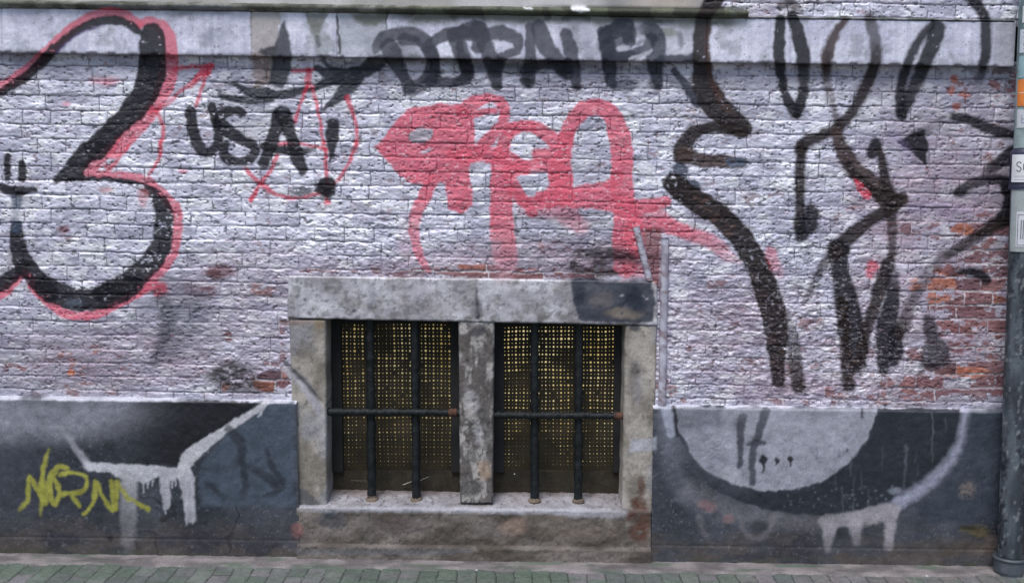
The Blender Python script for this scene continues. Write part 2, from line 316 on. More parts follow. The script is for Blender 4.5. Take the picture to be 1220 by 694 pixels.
for a, c, wn in [
    ([(72, 335, 18), (66, 400, 15), (66, 480, 15), (64, 560, 14), (64, 610, 18)], BRN, .1),
    ([(105, 560, 22), (92, 600, 28), (72, 635, 22)], BLK, .05),
    ([(188, 275, 14), (210, 340, 22), (250, 402, 25), (310, 452, 25), (372, 512, 30), (415, 520, 18)], BRL, .25),
    ([(230, 395, 12), (280, 455, 14), (340, 500, 16)], BRN, .2),
    ([(328, 325, 20), (312, 355, 16)], BLK, .05), ([(342, 350, 12), (350, 400, 14), (362, 460, 16), (378, 530, 24), (382, 600, 14, .8), (388, 700, 14, .9)], BRN, .15),
    ([(420, 505, 15), (372, 545, 20), (300, 592, 18), (240, 640, 22), (190, 694, 26)], BRN, .12),
    ([(596, 230, 12), (650, 242, 15), (720, 270, 18), (800, 290, 14), (850, 290, 12)], BLK, .05),
    ([(590, 225, 14, .5), (530, 258, 14, .5), (470, 292, 20, .7)], GRY, .05),
    ([(870, 300, 20), (790, 362, 22), (730, 405, 18, .9), (700, 425, 12, .5)], BLK, .05),
    ([(610, 488, 15), (670, 455, 16, .9), (740, 445, 14), (785, 468, 25), (805, 520, 34), (775, 575, 26), (700, 622, 18, .8), (600, 692, 16, .5)], BLK, .08)]:
    stroke(D7, a, c, .95, 4, wn * .6, 1.2)
poly(D7, [(396, 312), (440, 292), (495, 270), (505, 330), (500, 400), (452, 352)], BLK, .96, 2.4)
stroke(D7, [(780, 470, 26), (815, 520, 40), (790, 575, 30), (760, 590, 22)], BLK, .9, 4)
stroke(D7, [(375, 270, 14, .3), (420, 330, 16, .6), (470, 400, 12, .3)], (.25, .20, .38), .5, 7)
stroke(D7, [(460, 545, 22, .5), (560, 545, 30, .6), (640, 560, 20, .4)], (.22, .17, .32), .6, 8)
for a, c, wn in [
    ([(208, 110, 34), (215, 195, 28), (235, 285, 38), (252, 380, 42), (272, 450, 38), (275, 525, 22)], BLK, .32),
    ([(222, 300, 20), (232, 450, 20), (240, 540, 22), (245, 600, 20)], BRN, .4),
    ([(288, 520, 18), (308, 400, 18), (328, 340, 20), (360, 240, 22), (385, 165, 22), (398, 145, 14)], BRN, .38),
    ([(400, 200, 22, .7), (400, 290, 24), (380, 380, 32), (374, 470, 28), (370, 540, 18)], BLK, .25),
    ([(408, 400, 22), (412, 470, 24), (408, 510, 18)], BLK, .1), ([(425, 410, 18), (445, 370, 22, .8), (475, 290, 18, .6), (530, 200, 20, .5), (590, 130, 18, .6)], BRN, .2),
    ([(205, 110, 22), (150, 170, 14, .8), (110, 250, 12, .7), (85, 300, 12, .5)], BRN, .3),
    ([(835, 0, 22), (740, 40, 16), (660, 90, 15, .8), (600, 130, 16, .7)], BRN, .15),
    ([(600, 195, 8, .4), (660, 192, 12), (720, 200, 16), (742, 225, 14)], BLK, .15)]:
    stroke(D8, a, c, .95, 4, wn * .45, 1.15)
poly(D8, [(515, 340), (545, 350), (560, 372), (570, 430), (605, 450), (605, 520), (560, 542), (498, 540), (500, 500), (520, 430), (508, 390)], (.02, .018, .025), .85, 5, .18)
stroke(D8, [(640, 225, 10, .5), (690, 240, 20, .6), (730, 235, 12, .5)], BLK, .4, 8)
poly(D7, [(250, 436), (262, 442), (285, 470), (312, 492), (305, 514), (285, 512), (262, 478)], RD2, .8, 2.5)
stroke(D8, [(330, 172, 20), (318, 200, 16)], RD2, .7, 4)
stroke(D6, [(382, 195, 18, .8), (395, 230, 22, .6), (415, 265, 14, .3)], RD2, .7, 5)
_r2 = random.Random(9)
for i in range(46):
    t = _r2.random(); x = 130 + 270 * t + _r2.uniform(-25, 25); y = 20 + 560 * t ** 1.5 + _r2.uniform(-20, 20)
    stroke(D6, [(x, y, 1), (x + _r2.uniform(6, 22), y + _r2.uniform(-4, 6), _r2.uniform(1.5, 4)), (x + _r2.uniform(20, 34), y + _r2.uniform(-8, 8), 1)], (.16, .09, .07), .5 * (PA[int(230 + y / 2.775 - BY0), int(780 + x / 2.775 - BX0)] > .5), 1.6)
for i in range(60):
    x = _r2.uniform(200, 430); y = _r2.uniform(180, 600)
    a_ = PA[int(260 + y / 3.017 - BY0), int(930 + x / 3.017 - BX0)]
    if a_ > .6: stroke(D8, [(x, y, _r2.uniform(1, 3)), (x + _r2.uniform(-3, 14), y + _r2.uniform(-4, 4), 1.5)], (.30, .26, .27) if i % 2 else (.13, .08, .07), .7, 1.5)
# ---- soot, stains, odd marks on the brickwork
stroke(PX, [(190, 345, 5, .5), (200, 372, 10, .7), (196, 400, 9, .8), (184, 432, 5, .6)], (.035, .035, .05), .85, 9, .1)
stroke(PX, [(196, 345, 18, .3), (225, 360, 18, .45), (215, 400, 16, .45), (190, 430, 10, .3)], (.09, .09, .12), .9, 16, .05)
blob(277, 448, 32, 20, (.02, .018, .018), .85, .35, .5); blob(300, 460, 30, 10, (.03, .025, .02), .6, .3)
blob(75, 272, 9, 5, MAR, .8); stroke(PX, [(75, 276, 5, .7), (75, 296, 4, .2)], MAR, .6, 6)
blob(262, 322, 22, 10, MAR, .75, .2); blob(254, 326, 9, 8, (.12, .045, .05), .7); blob(238, 345, 22, 9, (.16, .10, .13), .55)
stroke(PX, [(86, 444, 4)], (.65, .16, .05), .95, 2.5); stroke(PX, [(86, 444, 1.5)], (.75, .3, .15), .9, 2)
blob(730, 303, 55, 12, (.05, .04, .05), .6, .3, .7)
blob(684, 316, 7, 6, (.015, .014, .016), .95); blob(712, 312, 12, 7, (.03, .025, .025), .75, .2)
stroke(PX, [(690, 300, 4), (735, 303, 6), (760, 312, 3)], (.02, .018, .02), .7, 5, .2)
stroke(PX, [(614, 262, 1.5), (616, 280, 1.5)], GRY, .6, 2); stroke(PX, [(614, 260, 1.6), (684, 260, 1.4)], GRY, .7, 2)
stroke(PX, [(110, 96, 4, .5), (128, 98, 5), (140, 95, 4, .6)], RED, .5, 5); blob(79, 124, 6, 4, RED, .4)
blob(127, 226, 10, 4, (.6, .2, .2), .55); blob(172, 236, 8, 12, (.6, .18, .2), .5); blob(218, 203, 6, 3, RD2, .5)
blob(205, 400, 1, 1, RED)
for x, y, rx, ry in [(585, 292, 16, 10), (640, 205, 10, 5), (500, 400, 1, 1)]: blob(x, y, rx, ry, SIL, .3)
for x, y, rx, ry, c in [(1137, 94, 6, 5, 0), (1133, 108, 5, 6, 0), (1149, 113, 9, 4, 0), (1139, 126, 7, 5, 0)]: blob(x, y, rx, ry, (.38, .10, .06), .8)
blob(1110, 280, 1, 1, RED)
# ---- left plinth
BLU = (.060, .068, .088)
def grad(x0, x1): return lambda X, Y: sst(x0, x1, X + (Y - 480) * .25)
stroke(PX, [(-150, 492, 26, .9), (60, 498, 26, .8), (150, 492, 20, .7), (215, 492, 14, .3)], (.36, .36, .42), .75, 30)
stroke(PX, [(-150, 560, 30, .3), (0, 560, 26, .3), (60, 540, 14, .3)], (.13, .135, .17), .6, 26)
poly(E1, [(560, 58), (1030, 58), (870, 165), (780, 240), (700, 312), (350, 298), (300, 190)], (.010, .010, .014), .97, 2.5, 0, grad(110, 235))
poly(E1, [(60, 500), (500, 500), (500, 400), (120, 200), (0, 250), (-200, 420), (-200, 500)], (.035, .038, .052), .5, 18)
poly(E1, [(1040, 75), (1160, 60), (1160, 470), (790, 470), (780, 330), (880, 200)], (.065, .085, .115), .9, 5)
stroke(E1, [(240, 160, 10, .3), (295, 235, 12, .7), (340, 300, 14, .95), (352, 320, 16)], (.40, .39, .44), .9, 4)
poly(E1, [(330, 300), (500, 304), (700, 320), (715, 345), (690, 370), (620, 352), (560, 385), (545, 375), (480, 362), (420, 334), (345, 334)], (.52, .51, .56), .95, 2.2)
stroke(E1, [(728, 345, 30), (722, 318, 26), (755, 270, 30), (810, 222, 24), (870, 182, 16), (950, 128, 13), (1020, 85, 12), (1048, 62, 12)], (.55, .54, .58), .95, 2.2)
stroke(E1, [(1048, 60, 10), (1030, 100, 6), (1016, 118, 3)], (.5, .49, .54), .9, 2)
stroke(E1, [(508, 360, 32), (508, 430, 34, .7), (505, 500, 32, .5), (505, 560, 30, .5), (505, 610, 24, .45), (500, 640, 20, .1)], (.42, .41, .44), .85, 5)
stroke(E1, [(648, 345, 26), (650, 400, 20), (656, 460, 16), (652, 475, 8)], (.46, .45, .50), .92, 3); stroke(E1, [(650, 470, 4), (650, 502, 2)], (.46, .45, .5), .9, 2)
stroke(E1, [(738, 370, 28), (744, 440, 25, .9), (750, 515, 20, .8)], (.45, .44, .49), .92, 3)
for x, L in [(566, 40), (582, 22), (600, 10), (680, 20), (695, 12), (758, 160), (735, 165)]:
    stroke(E1, [(x, 370, 4), (x, 378 + L, 3)], (.46, .45, .50), .8, 1.6)
for a in [[(900, 165, 16), (942, 215, 20), (952, 270, 18), (930, 305, 14, .7), (860, 325, 10, .5), (780, 325, 12, .8)], [(955, 300, 14), (965, 380, 14), (955, 440, 12, .5)],
          [(820, 385, 14), (850, 410, 12), (885, 440, 8, .5)], [(985, 315, 16, .8), (1040, 350, 18), (1095, 400, 14), (1050, 430, 8, .5), (980, 430, 8, .5)], [(1052, 255, 10), (1068, 310, 12), (1105, 360, 14), (1120, 390, 8)]]:
    stroke(E1, a, (.022, .026, .035), .75, 4)
YEL = (.36, .35, .06)
for a in [[(80, 488, 8, .7), (108, 445, 9), (116, 358, 9), (145, 400, 9), (178, 462, 9), (172, 400, 8), (165, 350, 8, .8)],
          [(190, 248, 7, .7), (172, 320, 9), (160, 380, 9), (165, 450, 8), (160, 505, 6, .5)],
          [(262, 320, 9), (225, 318, 11), (195, 370, 14), (196, 430, 13), (215, 462, 12), (235, 420, 9), (212, 360, 9)],
          [(235, 345, 9), (300, 338, 8), (342, 365, 8), (325, 412, 8), (250, 425, 9), (245, 418, 7), (285, 430, 8), (312, 470, 8)],
          [(332, 502, 8), (368, 450, 8), (378, 378, 9), (402, 430, 9), (442, 486, 9), (446, 430, 9), (440, 372, 9), (455, 480, 9), (460, 400, 9), (462, 372, 8), (495, 430, 9), (540, 455, 8), (582, 482, 8)]]:
    stroke(E1, a, YEL, .85, 2.4)
stroke(E1, [(315, 520, 10, .2), (318, 560, 10, .35), (318, 590, 8, .15)], (.22, .17, .19), .6, 4)
stroke(PX, [(-150, 640, 22, .6), (100, 642, 22, .6), (345, 645, 22, .6)], (.060, .050, .055), .6, 18)
blob(132, 640, 5, 5, BLK, .7)
# ---- right plinth
LG = (.33, .33, .385)
stroke(E2, [(60, 50, 22, .7), (70, 130, 30, .6), (90, 250, 34, .45), (130, 330, 34, .35)], (.20, .21, .26), .8, 12)
stroke(E2, [(150, 330, 40, .45), (300, 395, 30, .5), (450, 420, 30, .5), (600, 430, 28, .5)], (.22, .21, .23), .75, 14)
DARKD = [(1062, 45), (1045, 150), (990, 235), (900, 320), (800, 366), (700, 395), (600, 406), (500, 402), (400, 386), (300, 355), (220, 312), (150, 235), (110, 135), (85, 45)]
poly(E2, DARKD, (.022, .026, .036), .96, 2.2)
DISK = [(784, 45), (745, 150), (685, 228), (600, 290), (500, 320), (400, 326), (300, 303), (215, 268), (160, 215), (125, 140), (108, 120), (95, 45)]
poly(E2, DISK, LG, .97, 2.4)
poly(E2, [(100, 45), (260, 45), (250, 100), (110, 130)], (.14, .15, .18), .7, 8)
stroke(E2, [(180, 180, 50, .6), (260, 250, 40, .5), (330, 290, 30, .3)], (.22, .22, .265), .7, 30)
stroke(E2, [(420, 90, 40, .5), (560, 120, 60, .7), (660, 110, 50, .5)], (.40, .40, .46), .6, 40)
stroke(E2, [(500, 300, 16, .4), (620, 250, 14, .4), (720, 150, 12, .4)], (.20, .20, .24), .6, 14)
stroke(E2, [(290, 80, 18, .5), (310, 100, 14)], (.12, .125, .15), .7, 6)
blob(848, 530, 16, 12, (.30, .30, .35), .8); blob(860, 556, 16, 10, (.26, .26, .31), .5)
poly(E2, [(225, 262), (300, 232), (322, 260), (320, 302), (290, 300)], (.42, .42, .47), .6, 4)
stroke(E2, [(92, 45, 10), (100, 110, 8), (105, 135, 4)], BLK, .9, 3)
stroke(E2, [(70, 45, 18), (80, 130, 14)], (.36, .38, .46), .85, 4)
stroke(E2, [(1080, 45, 13), (1070, 130, 13, .9), (1040, 205, 16, .8), (985, 270, 18, .8), (905, 335, 20, .9), (850, 362, 18)], (.36, .37, .47), .9, 8)
for a in [[(1040, 120, 5), (980, 225, 5), (880, 315, 5)]]: stroke(E2, a, BLK, .3, 6)
stroke(E2, [(600, 425, 18, .8), (700, 420, 26, .9), (780, 405, 30), (835, 385, 22)], (.36, .34, .37), .85, 4, .12)
for a in [[(620, 450, 26, .9), (612, 520, 8, .7)], [(708, 440, 24, .8), (712, 500, 12, .5)], [(828, 400, 26), (822, 460, 18), (822, 510, 16, .8)]]:
    stroke(E2, a, (.36, .34, .37), .85, 4)
for a in [[(322, 420, 8, .5), (330, 460, 8, .8), (370, 488, 8, .8), (405, 465, 8, .8), (432, 410, 12, .6)], [(178, 410, 10, .6), (195, 460, 8, .5), (220, 510, 6, .3)]]:
    stroke(E2, a, (.22, .20, .22), .75, 5)
blob(905, 628, 12, 9, (.035, .038, .045), .75); stroke(E2, [(662, 470, 20, .9)], (.03, .03, .035), .8, 5)
blob(1040, 636, 14, 12, (.05, .05, .06), .8)
stroke(E2, [(740, 440, 10), (790, 440, 10)], (.06, .06, .07), .6, 8)
for a in [[(325, 75, 14, .8), (318, 130, 14), (316, 240, 9)], [(405, 55, 16, .8), (385, 110, 14), (362, 190, 13), (358, 295, 12)], [(345, 165, 9), (372, 160, 12), (396, 165, 7)]]:
    stroke(E2, a, (.05, .052, .07), .9, 3)
stroke(E2, [(398, 218, 14)], BLK, .95, 2); stroke(E2, [(396, 232, 6), (394, 264, 2)], BLK, .9, 1.5)
stroke(E2, [(440, 221, 10)], BLK, .9, 2); stroke(E2, [(440, 228, 5), (438, 240, 2)], BLK, .9, 1.5)
stroke(E2, [(487, 217, 11)], BLK, .95, 2); stroke(E2, [(487, 226, 5), (487, 243, 2)], BLK, .9, 1.5)
stroke(E2, [(730, 50, 3), (730, 78, 2)], BLK, .8, 1.5)
stroke(E2, [(676, 186, 4)], BLK, .8, 1.5)
_r = random.Random(4)
for i in range(34):      # thin vertical runs of paint in the dark ring
    x = _r.uniform(560, 1030); y = _r.uniform(70, 330); L = _r.uniform(20, 110)
    if 180 + (x - 560) * -.2 < y < 400 - max(0, x - 800) * .55 or x > 800 and y < 260:
        stroke(E2, [(x, y, 1.5), (x + _r.uniform(-3, 3), y + L, 2)], (.10, .12, .15), _r.uniform(.3, .6), 2)
for i in range(60):
    x = _r.uniform(440, 860); y = 330 + _r.uniform(-20, 55); stroke(E2, [(x, y, _r.uniform(1, 3))], (.20, .22, .26), .6, 2)
stroke(E2, [(878, 175, 6, .6), (876, 240, 4, .5), (868, 330, 4, .6)], (.14, .15, .18), .8, 3); blob(1068, 585, 9, 4, (.18, .20, .24), .85)
stroke(E2, [(968, 60, 1.5), (968, 230, 1.5, .4)], (.20, .21, .23), .7, 1.5)
poly(E2, [(1095, 45), (1215, 45), (1215, 430), (950, 430), (900, 380), (1000, 300), (1060, 220)], (.042, .055, .075), .8, 8)
blob(1153, 584, 12, 14, (.22, .18, .16), .7, .45); blob(1163, 633, 18, 8, (.11, .09, .045), .85, .25); blob(1155, 629, 12, 4, (.02, .018, .01), .8); blob(1180, 645, 12, 10, (.16, .12, .12), .6, .3)
stroke(PX, [(783, 655, 18, .5), (1000, 660, 18, .5), (1190, 662, 20, .6), (1360, 664, 20, .6)], (.075, .062, .062), .6, 16)
stroke(PX, [(1060, 655, 6, .3), (1120, 652, 10, .6), (1180, 655, 10, .6)], (.11, .085, .06), .6, 8)
for x, y in [(838, 600), (846, 604), (868, 617)]: blob(x, y, 8, 6, (.28, .16, .16), .5)
# ---- window surround
poly(PX, [(680, 332), (775, 334), (781, 356), (779, 384), (700, 384), (689, 380), (682, 356)], (.026, .032, .052), .92, 3, .12)
blob(716, 357, 18, 12, (.16, .14, .14), .65, .2); blob(744, 373, 22, 8, (.24, .20, .16), .75, .3); blob(706, 342, 10, 6, (.10, .10, .12), .6)
blob(757, 358, 12, 16, (.012, .018, .035), .85, .1); blob(690, 352, 8, 14, (.02, .026, .045), .8, .1)
blob(757, 389, 7, 6, (.03, .035, .05), .8)
blob(500, 345, 26, 16, (.34, .30, .36), .4); blob(568, 366, 10, 12, (.10, .10, .13), .6); stroke(PX, [(568, 344, 1), (569, 362, 1.4), (569, 378, 2.5)], (.02, .02, .02), .85, 2)
blob(442, 352, 8, 14, (.24, .24, .30), .5); blob(640, 352, 40, 10, (.30, .28, .32), .4); blob(535, 368, 40, 8, (.40, .37, .40), .4)
blob(364, 357, 3, 2, (.06, .06, .08), .8); blob(421, 370, 3, 2.5, (.05, .05, .07), .8)
blob(352, 383, 26, 5, (.22, .13, .09), .5); blob(380, 386, 6, 8, (.30, .20, .10), .5)
blob(568, 392, 12, 9, (.05, .05, .06), .8, .15)
for x, y, rx, ry, c in [(560, 430, 6, 8, .10), (575, 445, 8, 12, .09), (556, 470, 5, 20, .15), (572, 490, 8, 16, .10), (580, 520, 6, 18, .08), (560, 540, 7, 14, .12), (553, 575, 7, 16, .06), (566, 580, 12, 12, .07), (574, 420, 7, 6, .16), (566, 510, 6, 12, .07), (584, 550, 5, 10, .1)]:
    blob(x, y, rx, ry, (c, c * .93, c * .9), .75, .35)
blob(577, 560, 9, 12, (.34, .24, .17), .7, .1); blob(562, 478, 9, 14, (.48, .47, .5), .5, .4); blob(570, 516, 6, 14, (.46, .45, .48), .5, .4)
stroke(PX, [(340, 432, 3), (356, 448, 3.2), (372, 466, 3.4), (380, 486, 4)], (.11, .11, .13), .85, 2.5, .1)
stroke(PX, [(340, 440, 3), (358, 458, 3.5), (374, 478, 4), (384, 500, 8, .6), (388, 540, 4, .3)], (.40, .39, .43), .8, 3.5)
poly(PX, [(354, 582), (362, 582), (384, 600), (360, 603), (354, 600)], (.09, .095, .11), .75, 3)
blob(757, 455, 10, 30, (.16, .14, .14), .5, .3); blob(757, 440, 8, 8, (.10, .09, .09), .6, .2)
poly(PX, [(752, 524), (782, 520), (782, 536), (750, 538)], (.42, .43, .50), .7, 3)
for x, y, rx, ry in [(764, 580, 6, 14), (762, 600, 12, 10), (757, 598, 7, 8), (768, 625, 9, 22), (760, 635, 12, 12), (752, 615, 8, 6)]: blob(x, y, rx, ry, (.10, .045, .03), .8, .3)
for x, y, rx, ry, c in [(395, 618, 22, 12, (.06, .065, .08)), (392, 612, 8, 7, (.03, .04, .055)), (440, 630, 12, 18, (.10, .09, .085)), (480, 625, 35, 10, (.13, .10, .10)), (355, 632, 9, 10, (.28, .12, .11)),
                      (592, 612, 26, 4, (.05, .04, .035)), (610, 625, 22, 12, (.28, .19, .15)), (575, 625, 14, 12, (.18, .16, .15)), (660, 618, 24, 8, (.15, .12, .10)), (700, 635, 50, 9, (.15, .12, .10)), (738, 620, 8, 12, (.08, .06, .05)), (440, 612, 2, 10, (.04, .04, .04)), (524, 612, 1.5, 12, (.06, .05, .05))]:
    blob(x, y, rx, ry, c, .6, .15)
stroke(PX, [(360, 606, 3, .4), (420, 606, 3, .8), (520, 607, 3), (640, 608, 4), (700, 610, 6), (745, 612, 3, .6)], (.52, .52, .58), .6, 4, .1)
stroke(PX, [(354, 656, 3), (500, 657, 3), (560, 656, 2)], (.13, .135, .15), .6, 4)

# ---- how far the silver coat has come off (0..1), how crusty it is
EX = np.zeros((BH, BW), np.float32); CR = np.full((BH, BW), .25, np.float32)
def ex(x, y, rx, ry, v, buf=None):
    b = EX if buf is None else buf
    sl_ = _sl(x - rx * 2, x + rx * 2, y - ry * 2, y + ry * 2)
    d = np.hypot((_gx[sl_] - x) / rx, (_gy[sl_] - y) / ry); b[sl_] = np.maximum(b[sl_], v * (1 - sst(.5, 1.5, d)))
for a in [(1150, 365, 66, 76, .84), (1185, 340, 50, 110, .80), (1120, 420, 40, 40, .74), (1100, 330, 26, 60, .6), (1180, 420, 50, 60, .82), (1130, 330, 34, 20, .9), (1130, 375, 40, 34, .75), (1100, 275, 30, 16, .7), (1146, 274, 16, 10, .95), (1205, 290, 50, 50, .8),
          (1146, 443, 40, 8, 1.0), (1120, 460, 90, 14, .75), (1190, 455, 40, 20, .9), (1140, 110, 14, 24, .6), (1200, 95, 30, 22, .75), (1215, 420, 60, 70, .85),
          (440, 322, 130, 5, .7), (560, 322, 60, 8, .78), (560, 300, 40, 10, .45), (650, 325, 120, 9, .8), (640, 300, 60, 22, .55), (330, 400, 14, 70, .5), (325, 455, 26, 16, .95), (322, 430, 20, 8, .6),
          (110, 430, 60, 22, .56), (60, 465, 110, 12, .46), (100, 455, 70, 16, .54), (200, 462, 120, 10, .45), (250, 335, 34, 22, .5), (312, 350, 18, 30, .45), (272, 400, 8, 6, .8), (10, 438, 34, 8, .6),
          (310, 90, 18, 24, .5), (1000, 470, 200, 16, .55), (850, 400, 60, 60, .40), (960, 420, 120, 60, .42), (850, 340, 50, 40, .35), (1050, 250, 200, 40, .36), (1150, 200, 70, 60, .42), (760, 320, 30, 30, .5),
          (800, 460, 30, 24, .6), (855, 405, 14, 8, .7), (600, 90, 200, 8, .3), (480, 330, 60, 6, .6), (80, 280, 14, 8, .5)]:
    ex(*a)
for a in [(930, 380, 150, 120, .95), (830, 420, 70, 80, 1.0), (1000, 440, 160, 60, 1.0), (1100, 440, 80, 40, .8), (700, 300, 90, 26, .7), (280, 440, 60, 40, .8), (200, 420, 120, 60, .6), (450, 290, 130, 40, .7), (300, 350, 60, 60, .6), (980, 230, 120, 60, .6), (830, 200, 60, 60, .5), (60, 450, 90, 30, .6), (640, 120, 130, 40, .05)]:
    ex(*a, buf=CR)

GM = np.zeros((BH, BW), np.float32); PK = np.zeros((BH, BW), np.float32)     # grey dirt and greyer strips below the band, pinkish wash
for a in [(60, 430, 150, 50, .5), (210, 390, 60, 60, .6), (110, 400, 120, 30, .3), (290, 450, 40, 30, .5), (640, 310, 110, 26, .6), (700, 270, 60, 40, .35), (300, 110, 60, 30, .3), (620, 95, 260, 22, .45), (1130, 150, 90, 60, .4),
          (1100, 100, 160, 22, .5), (1180, 200, 60, 60, .4), (860, 230, 30, 40, .2), (1100, 470, 60, 20, .5), (270, 340, 60, 50, .25), (80, 80, 200, 14, .3), (950, 95, 180, 14, .45), (700, 200, 30, 30, .3), (860, 130, 60, 40, .2)]: ex(*a, buf=GM)
for a in [(880, 400, 120, 70, .45), (1000, 440, 190, 50, .45), (1120, 300, 120, 160, .55), (320, 330, 120, 40, .3), (300, 420, 60, 60, .3), (130, 430, 130, 40, .4), (650, 310, 160, 24, .55), (480, 320, 160, 10, .4), (1150, 180, 80, 70, .3), (60, 350, 100, 60, .12), (800, 300, 40, 40, .3)]: ex(*a, buf=PK)
def samp(buf, px, py):
    x = np.clip(px - BX0 - .5, 0, BW - 1.01); y = np.clip(py - BY0 - .5, 0, BH - 1.01)
    xi = x.astype(np.int64); yi = y.astype(np.int64); fx = x - xi; fy = y - yi
    if buf.ndim == 3: fx = fx[..., None]; fy = fy[..., None]
    return (buf[yi, xi] * (1 - fx) + buf[yi, xi + 1] * fx) * (1 - fy) + (buf[yi + 1, xi] * (1 - fx) + buf[yi + 1, xi + 1] * fx) * fy
def spray(base, px, py, keep=1.0):
    a = samp(PA, px, py) * keep
    return base * (1 - a[..., None]) + samp(PR, px, py) * (keep[..., None] if hasattr(keep, 'shape') else keep), a
C = lambda *c: np.array(c, np.float32)

# ------------------------------------------------------------------ helpers: objects
def link(o, parent=None):
    COL.objects.link(o)
    if parent: o.parent = parent
    return o
def thing(name, label, cat, loc=(0, 0, 0), group=None):
    o = bpy.data.objects.new(name, None); o.empty_display_size = .1; link(o); o.location = loc
    o['label'] = label; o['category'] = cat
    if group: o['group'] = group
    return o
def tag(o, label=None, cat=None, group=None, kind=None):
    for k, v in (('label', label), ('category', cat), ('group', group), ('kind', kind)):
        if v: o[k] = v
    return o
def mesh_np(name, V, F, mat, parent=None, cols=None, smooth=True, gloss=None):
    """V (n,3), F (m,4) quads or a list of polygons"""
    me = bpy.data.meshes.new(name); V = np.asarray(V, np.float32)
    if parent is not None: V = V - np.array(parent_loc(parent), np.float32)
    if isinstance(F, np.ndarray):
        me.vertices.add(len(V)); me.vertices.foreach_set('co', V.ravel())
        m = len(F); me.loops.add(m * 4); me.polygons.add(m)
        me.loops.foreach_set('vertex_index', F.ravel().astype(np.int32))
        me.polygons.foreach_set('loop_start', np.arange(0, m * 4, 4, dtype=np.int32))
        me.update(calc_edges=True)
    else:
        me.from_pydata(V.tolist(), [], F); me.update()
    if cols is not None:
        at = me.color_attributes.new('pigment', 'FLOAT_COLOR', 'POINT')
        c4 = np.ones((len(V), 4), np.float32); c4[:, :3] = cols
        if gloss is not None: c4[:, 3] = gloss
        at.data.foreach_set('color', c4.ravel())
    me.polygons.foreach_set('use_smooth', np.full(len(me.polygons), smooth))
    me.validate(); me.materials.append(mat)
    return link(bpy.data.objects.new(name, me), parent)
def parent_loc(o):
    p = Vector((0, 0, 0))
    while o: p += o.location; o = o.parent
    return p
def grid_faces(nx, nz, keep=None):
    i = np.arange(nx - 1)[None, :]; j = np.arange(nz - 1)[:, None]
    a = (j * nx + i); F = np.stack([a, a + 1, a + nx + 1, a + nx], -1)
    return (F[keep] if keep is not None else F.reshape(-1, 4))
def compact(V, F, *arrs):
    u, inv = np.unique(F.ravel(), return_inverse=True)
    return [V[u], inv.reshape(F.shape)] + [a[u] if a is not None else None for a in arrs]

# ------------------------------------------------------------------ materials
def nodes(name):
    m = bpy.data.materials.new(name); m.use_nodes = True
    return m, m.node_tree, m.node_tree.nodes['Principled BSDF']
def N(t, kind, **kw):
    n = t.nodes.new(kind)
    for k, v in kw.items():
        if k in n.inputs: n.inputs[k].default_value = v
        else: setattr(n, k, v)
    return n
def surf(name, rough=.6, metal=0.0, grain=120, amt=.22, bump=.25, bdist=.002, col=None, spec=.4, coarse=9.0, glossy=False, camt=.18):
    m, t, b = nodes(name); L = t.links
    tc = N(t, 'ShaderNodeTexCoord')
    n1 = N(t, 'ShaderNodeTexNoise', Scale=grain, Detail=5.0, Roughness=.7); n2 = N(t, 'ShaderNodeTexNoise', Scale=coarse, Detail=6.0, Roughness=.65)
    L.new(tc.outputs['Object'], n1.inputs['Vector']); L.new(tc.outputs['Object'], n2.inputs['Vector'])
    r1 = N(t, 'ShaderNodeMapRange'); r1.inputs['From Min'].default_value = .3; r1.inputs['From Max'].default_value = .7; r1.inputs['To Min'].default_value = 1 - amt; r1.inputs['To Max'].default_value = 1 + amt
    r2 = N(t, 'ShaderNodeMapRange'); r2.inputs['From Min'].default_value = .3; r2.inputs['From Max'].default_value = .7; r2.inputs['To Min'].default_value = 1 - camt; r2.inputs['To Max'].default_value = 1 + camt
    L.new(n1.outputs['Fac'], r1.inputs['Value']); L.new(n2.outputs['Fac'], r2.inputs['Value'])
    mu = N(t, 'ShaderNodeMath', operation='MULTIPLY'); L.new(r1.outputs[0], mu.inputs[0]); L.new(r2.outputs[0], mu.inputs[1])
    vm = N(t, 'ShaderNodeVectorMath', operation='SCALE'); L.new(mu.outputs[0], vm.inputs['Scale'])
    if col is None:
        at = N(t, 'ShaderNodeAttribute', attribute_name='pigment'); L.new(at.outputs['Color'], vm.inputs[0])
    else:
        vm.inputs[0].default_value = col
    L.new(vm.outputs[0], b.inputs['Base Color'])
    rr = N(t, 'ShaderNodeMapRange'); rr.inputs['To Min'].default_value = max(.05, rough - .15); rr.inputs['To Max'].default_value = min(1, rough + .15)
    L.new(n1.outputs['Fac'], rr.inputs['Value']); L.new(rr.outputs[0], b.inputs['Roughness'])
    if glossy and col is None:
        mm = N(t, 'ShaderNodeMath', operation='MULTIPLY'); mm.inputs[1].default_value = metal
        L.new(at.outputs['Alpha'], mm.inputs[0]); L.new(mm.outputs[0], b.inputs['Metallic'])
    else: b.inputs['Metallic'].default_value = metal
    b.inputs['Specular IOR Level'].default_value = spec
    bp = N(t, 'ShaderNodeBump'); bp.inputs['Strength'].default_value = bump; bp.inputs['Distance'].default_value = bdist
    L.new(n1.outputs['Fac'], bp.inputs['Height']); L.new(bp.outputs[0], b.inputs['Normal'])
    return m
M_brick = surf('painted_brick', .55, .35, 170, .14, .5, .0025, glossy=True, spec=.2, camt=.08)
M_stone = surf('painted_stone', .50, .30, 190, .16, .35, .002, glossy=True, spec=.45, camt=.10)
M_surr = surf('weathered_stone', .78, 0, 150, .26, .55, .003, camt=.2, coarse=14)
M_plinth = surf('painted_cement', .48, 0, 170, .28, .5, .003, spec=.4, coarse=18, camt=.25)
M_moss = surf('mossy_stone', .85, 0, 130, .35, .6, .004)
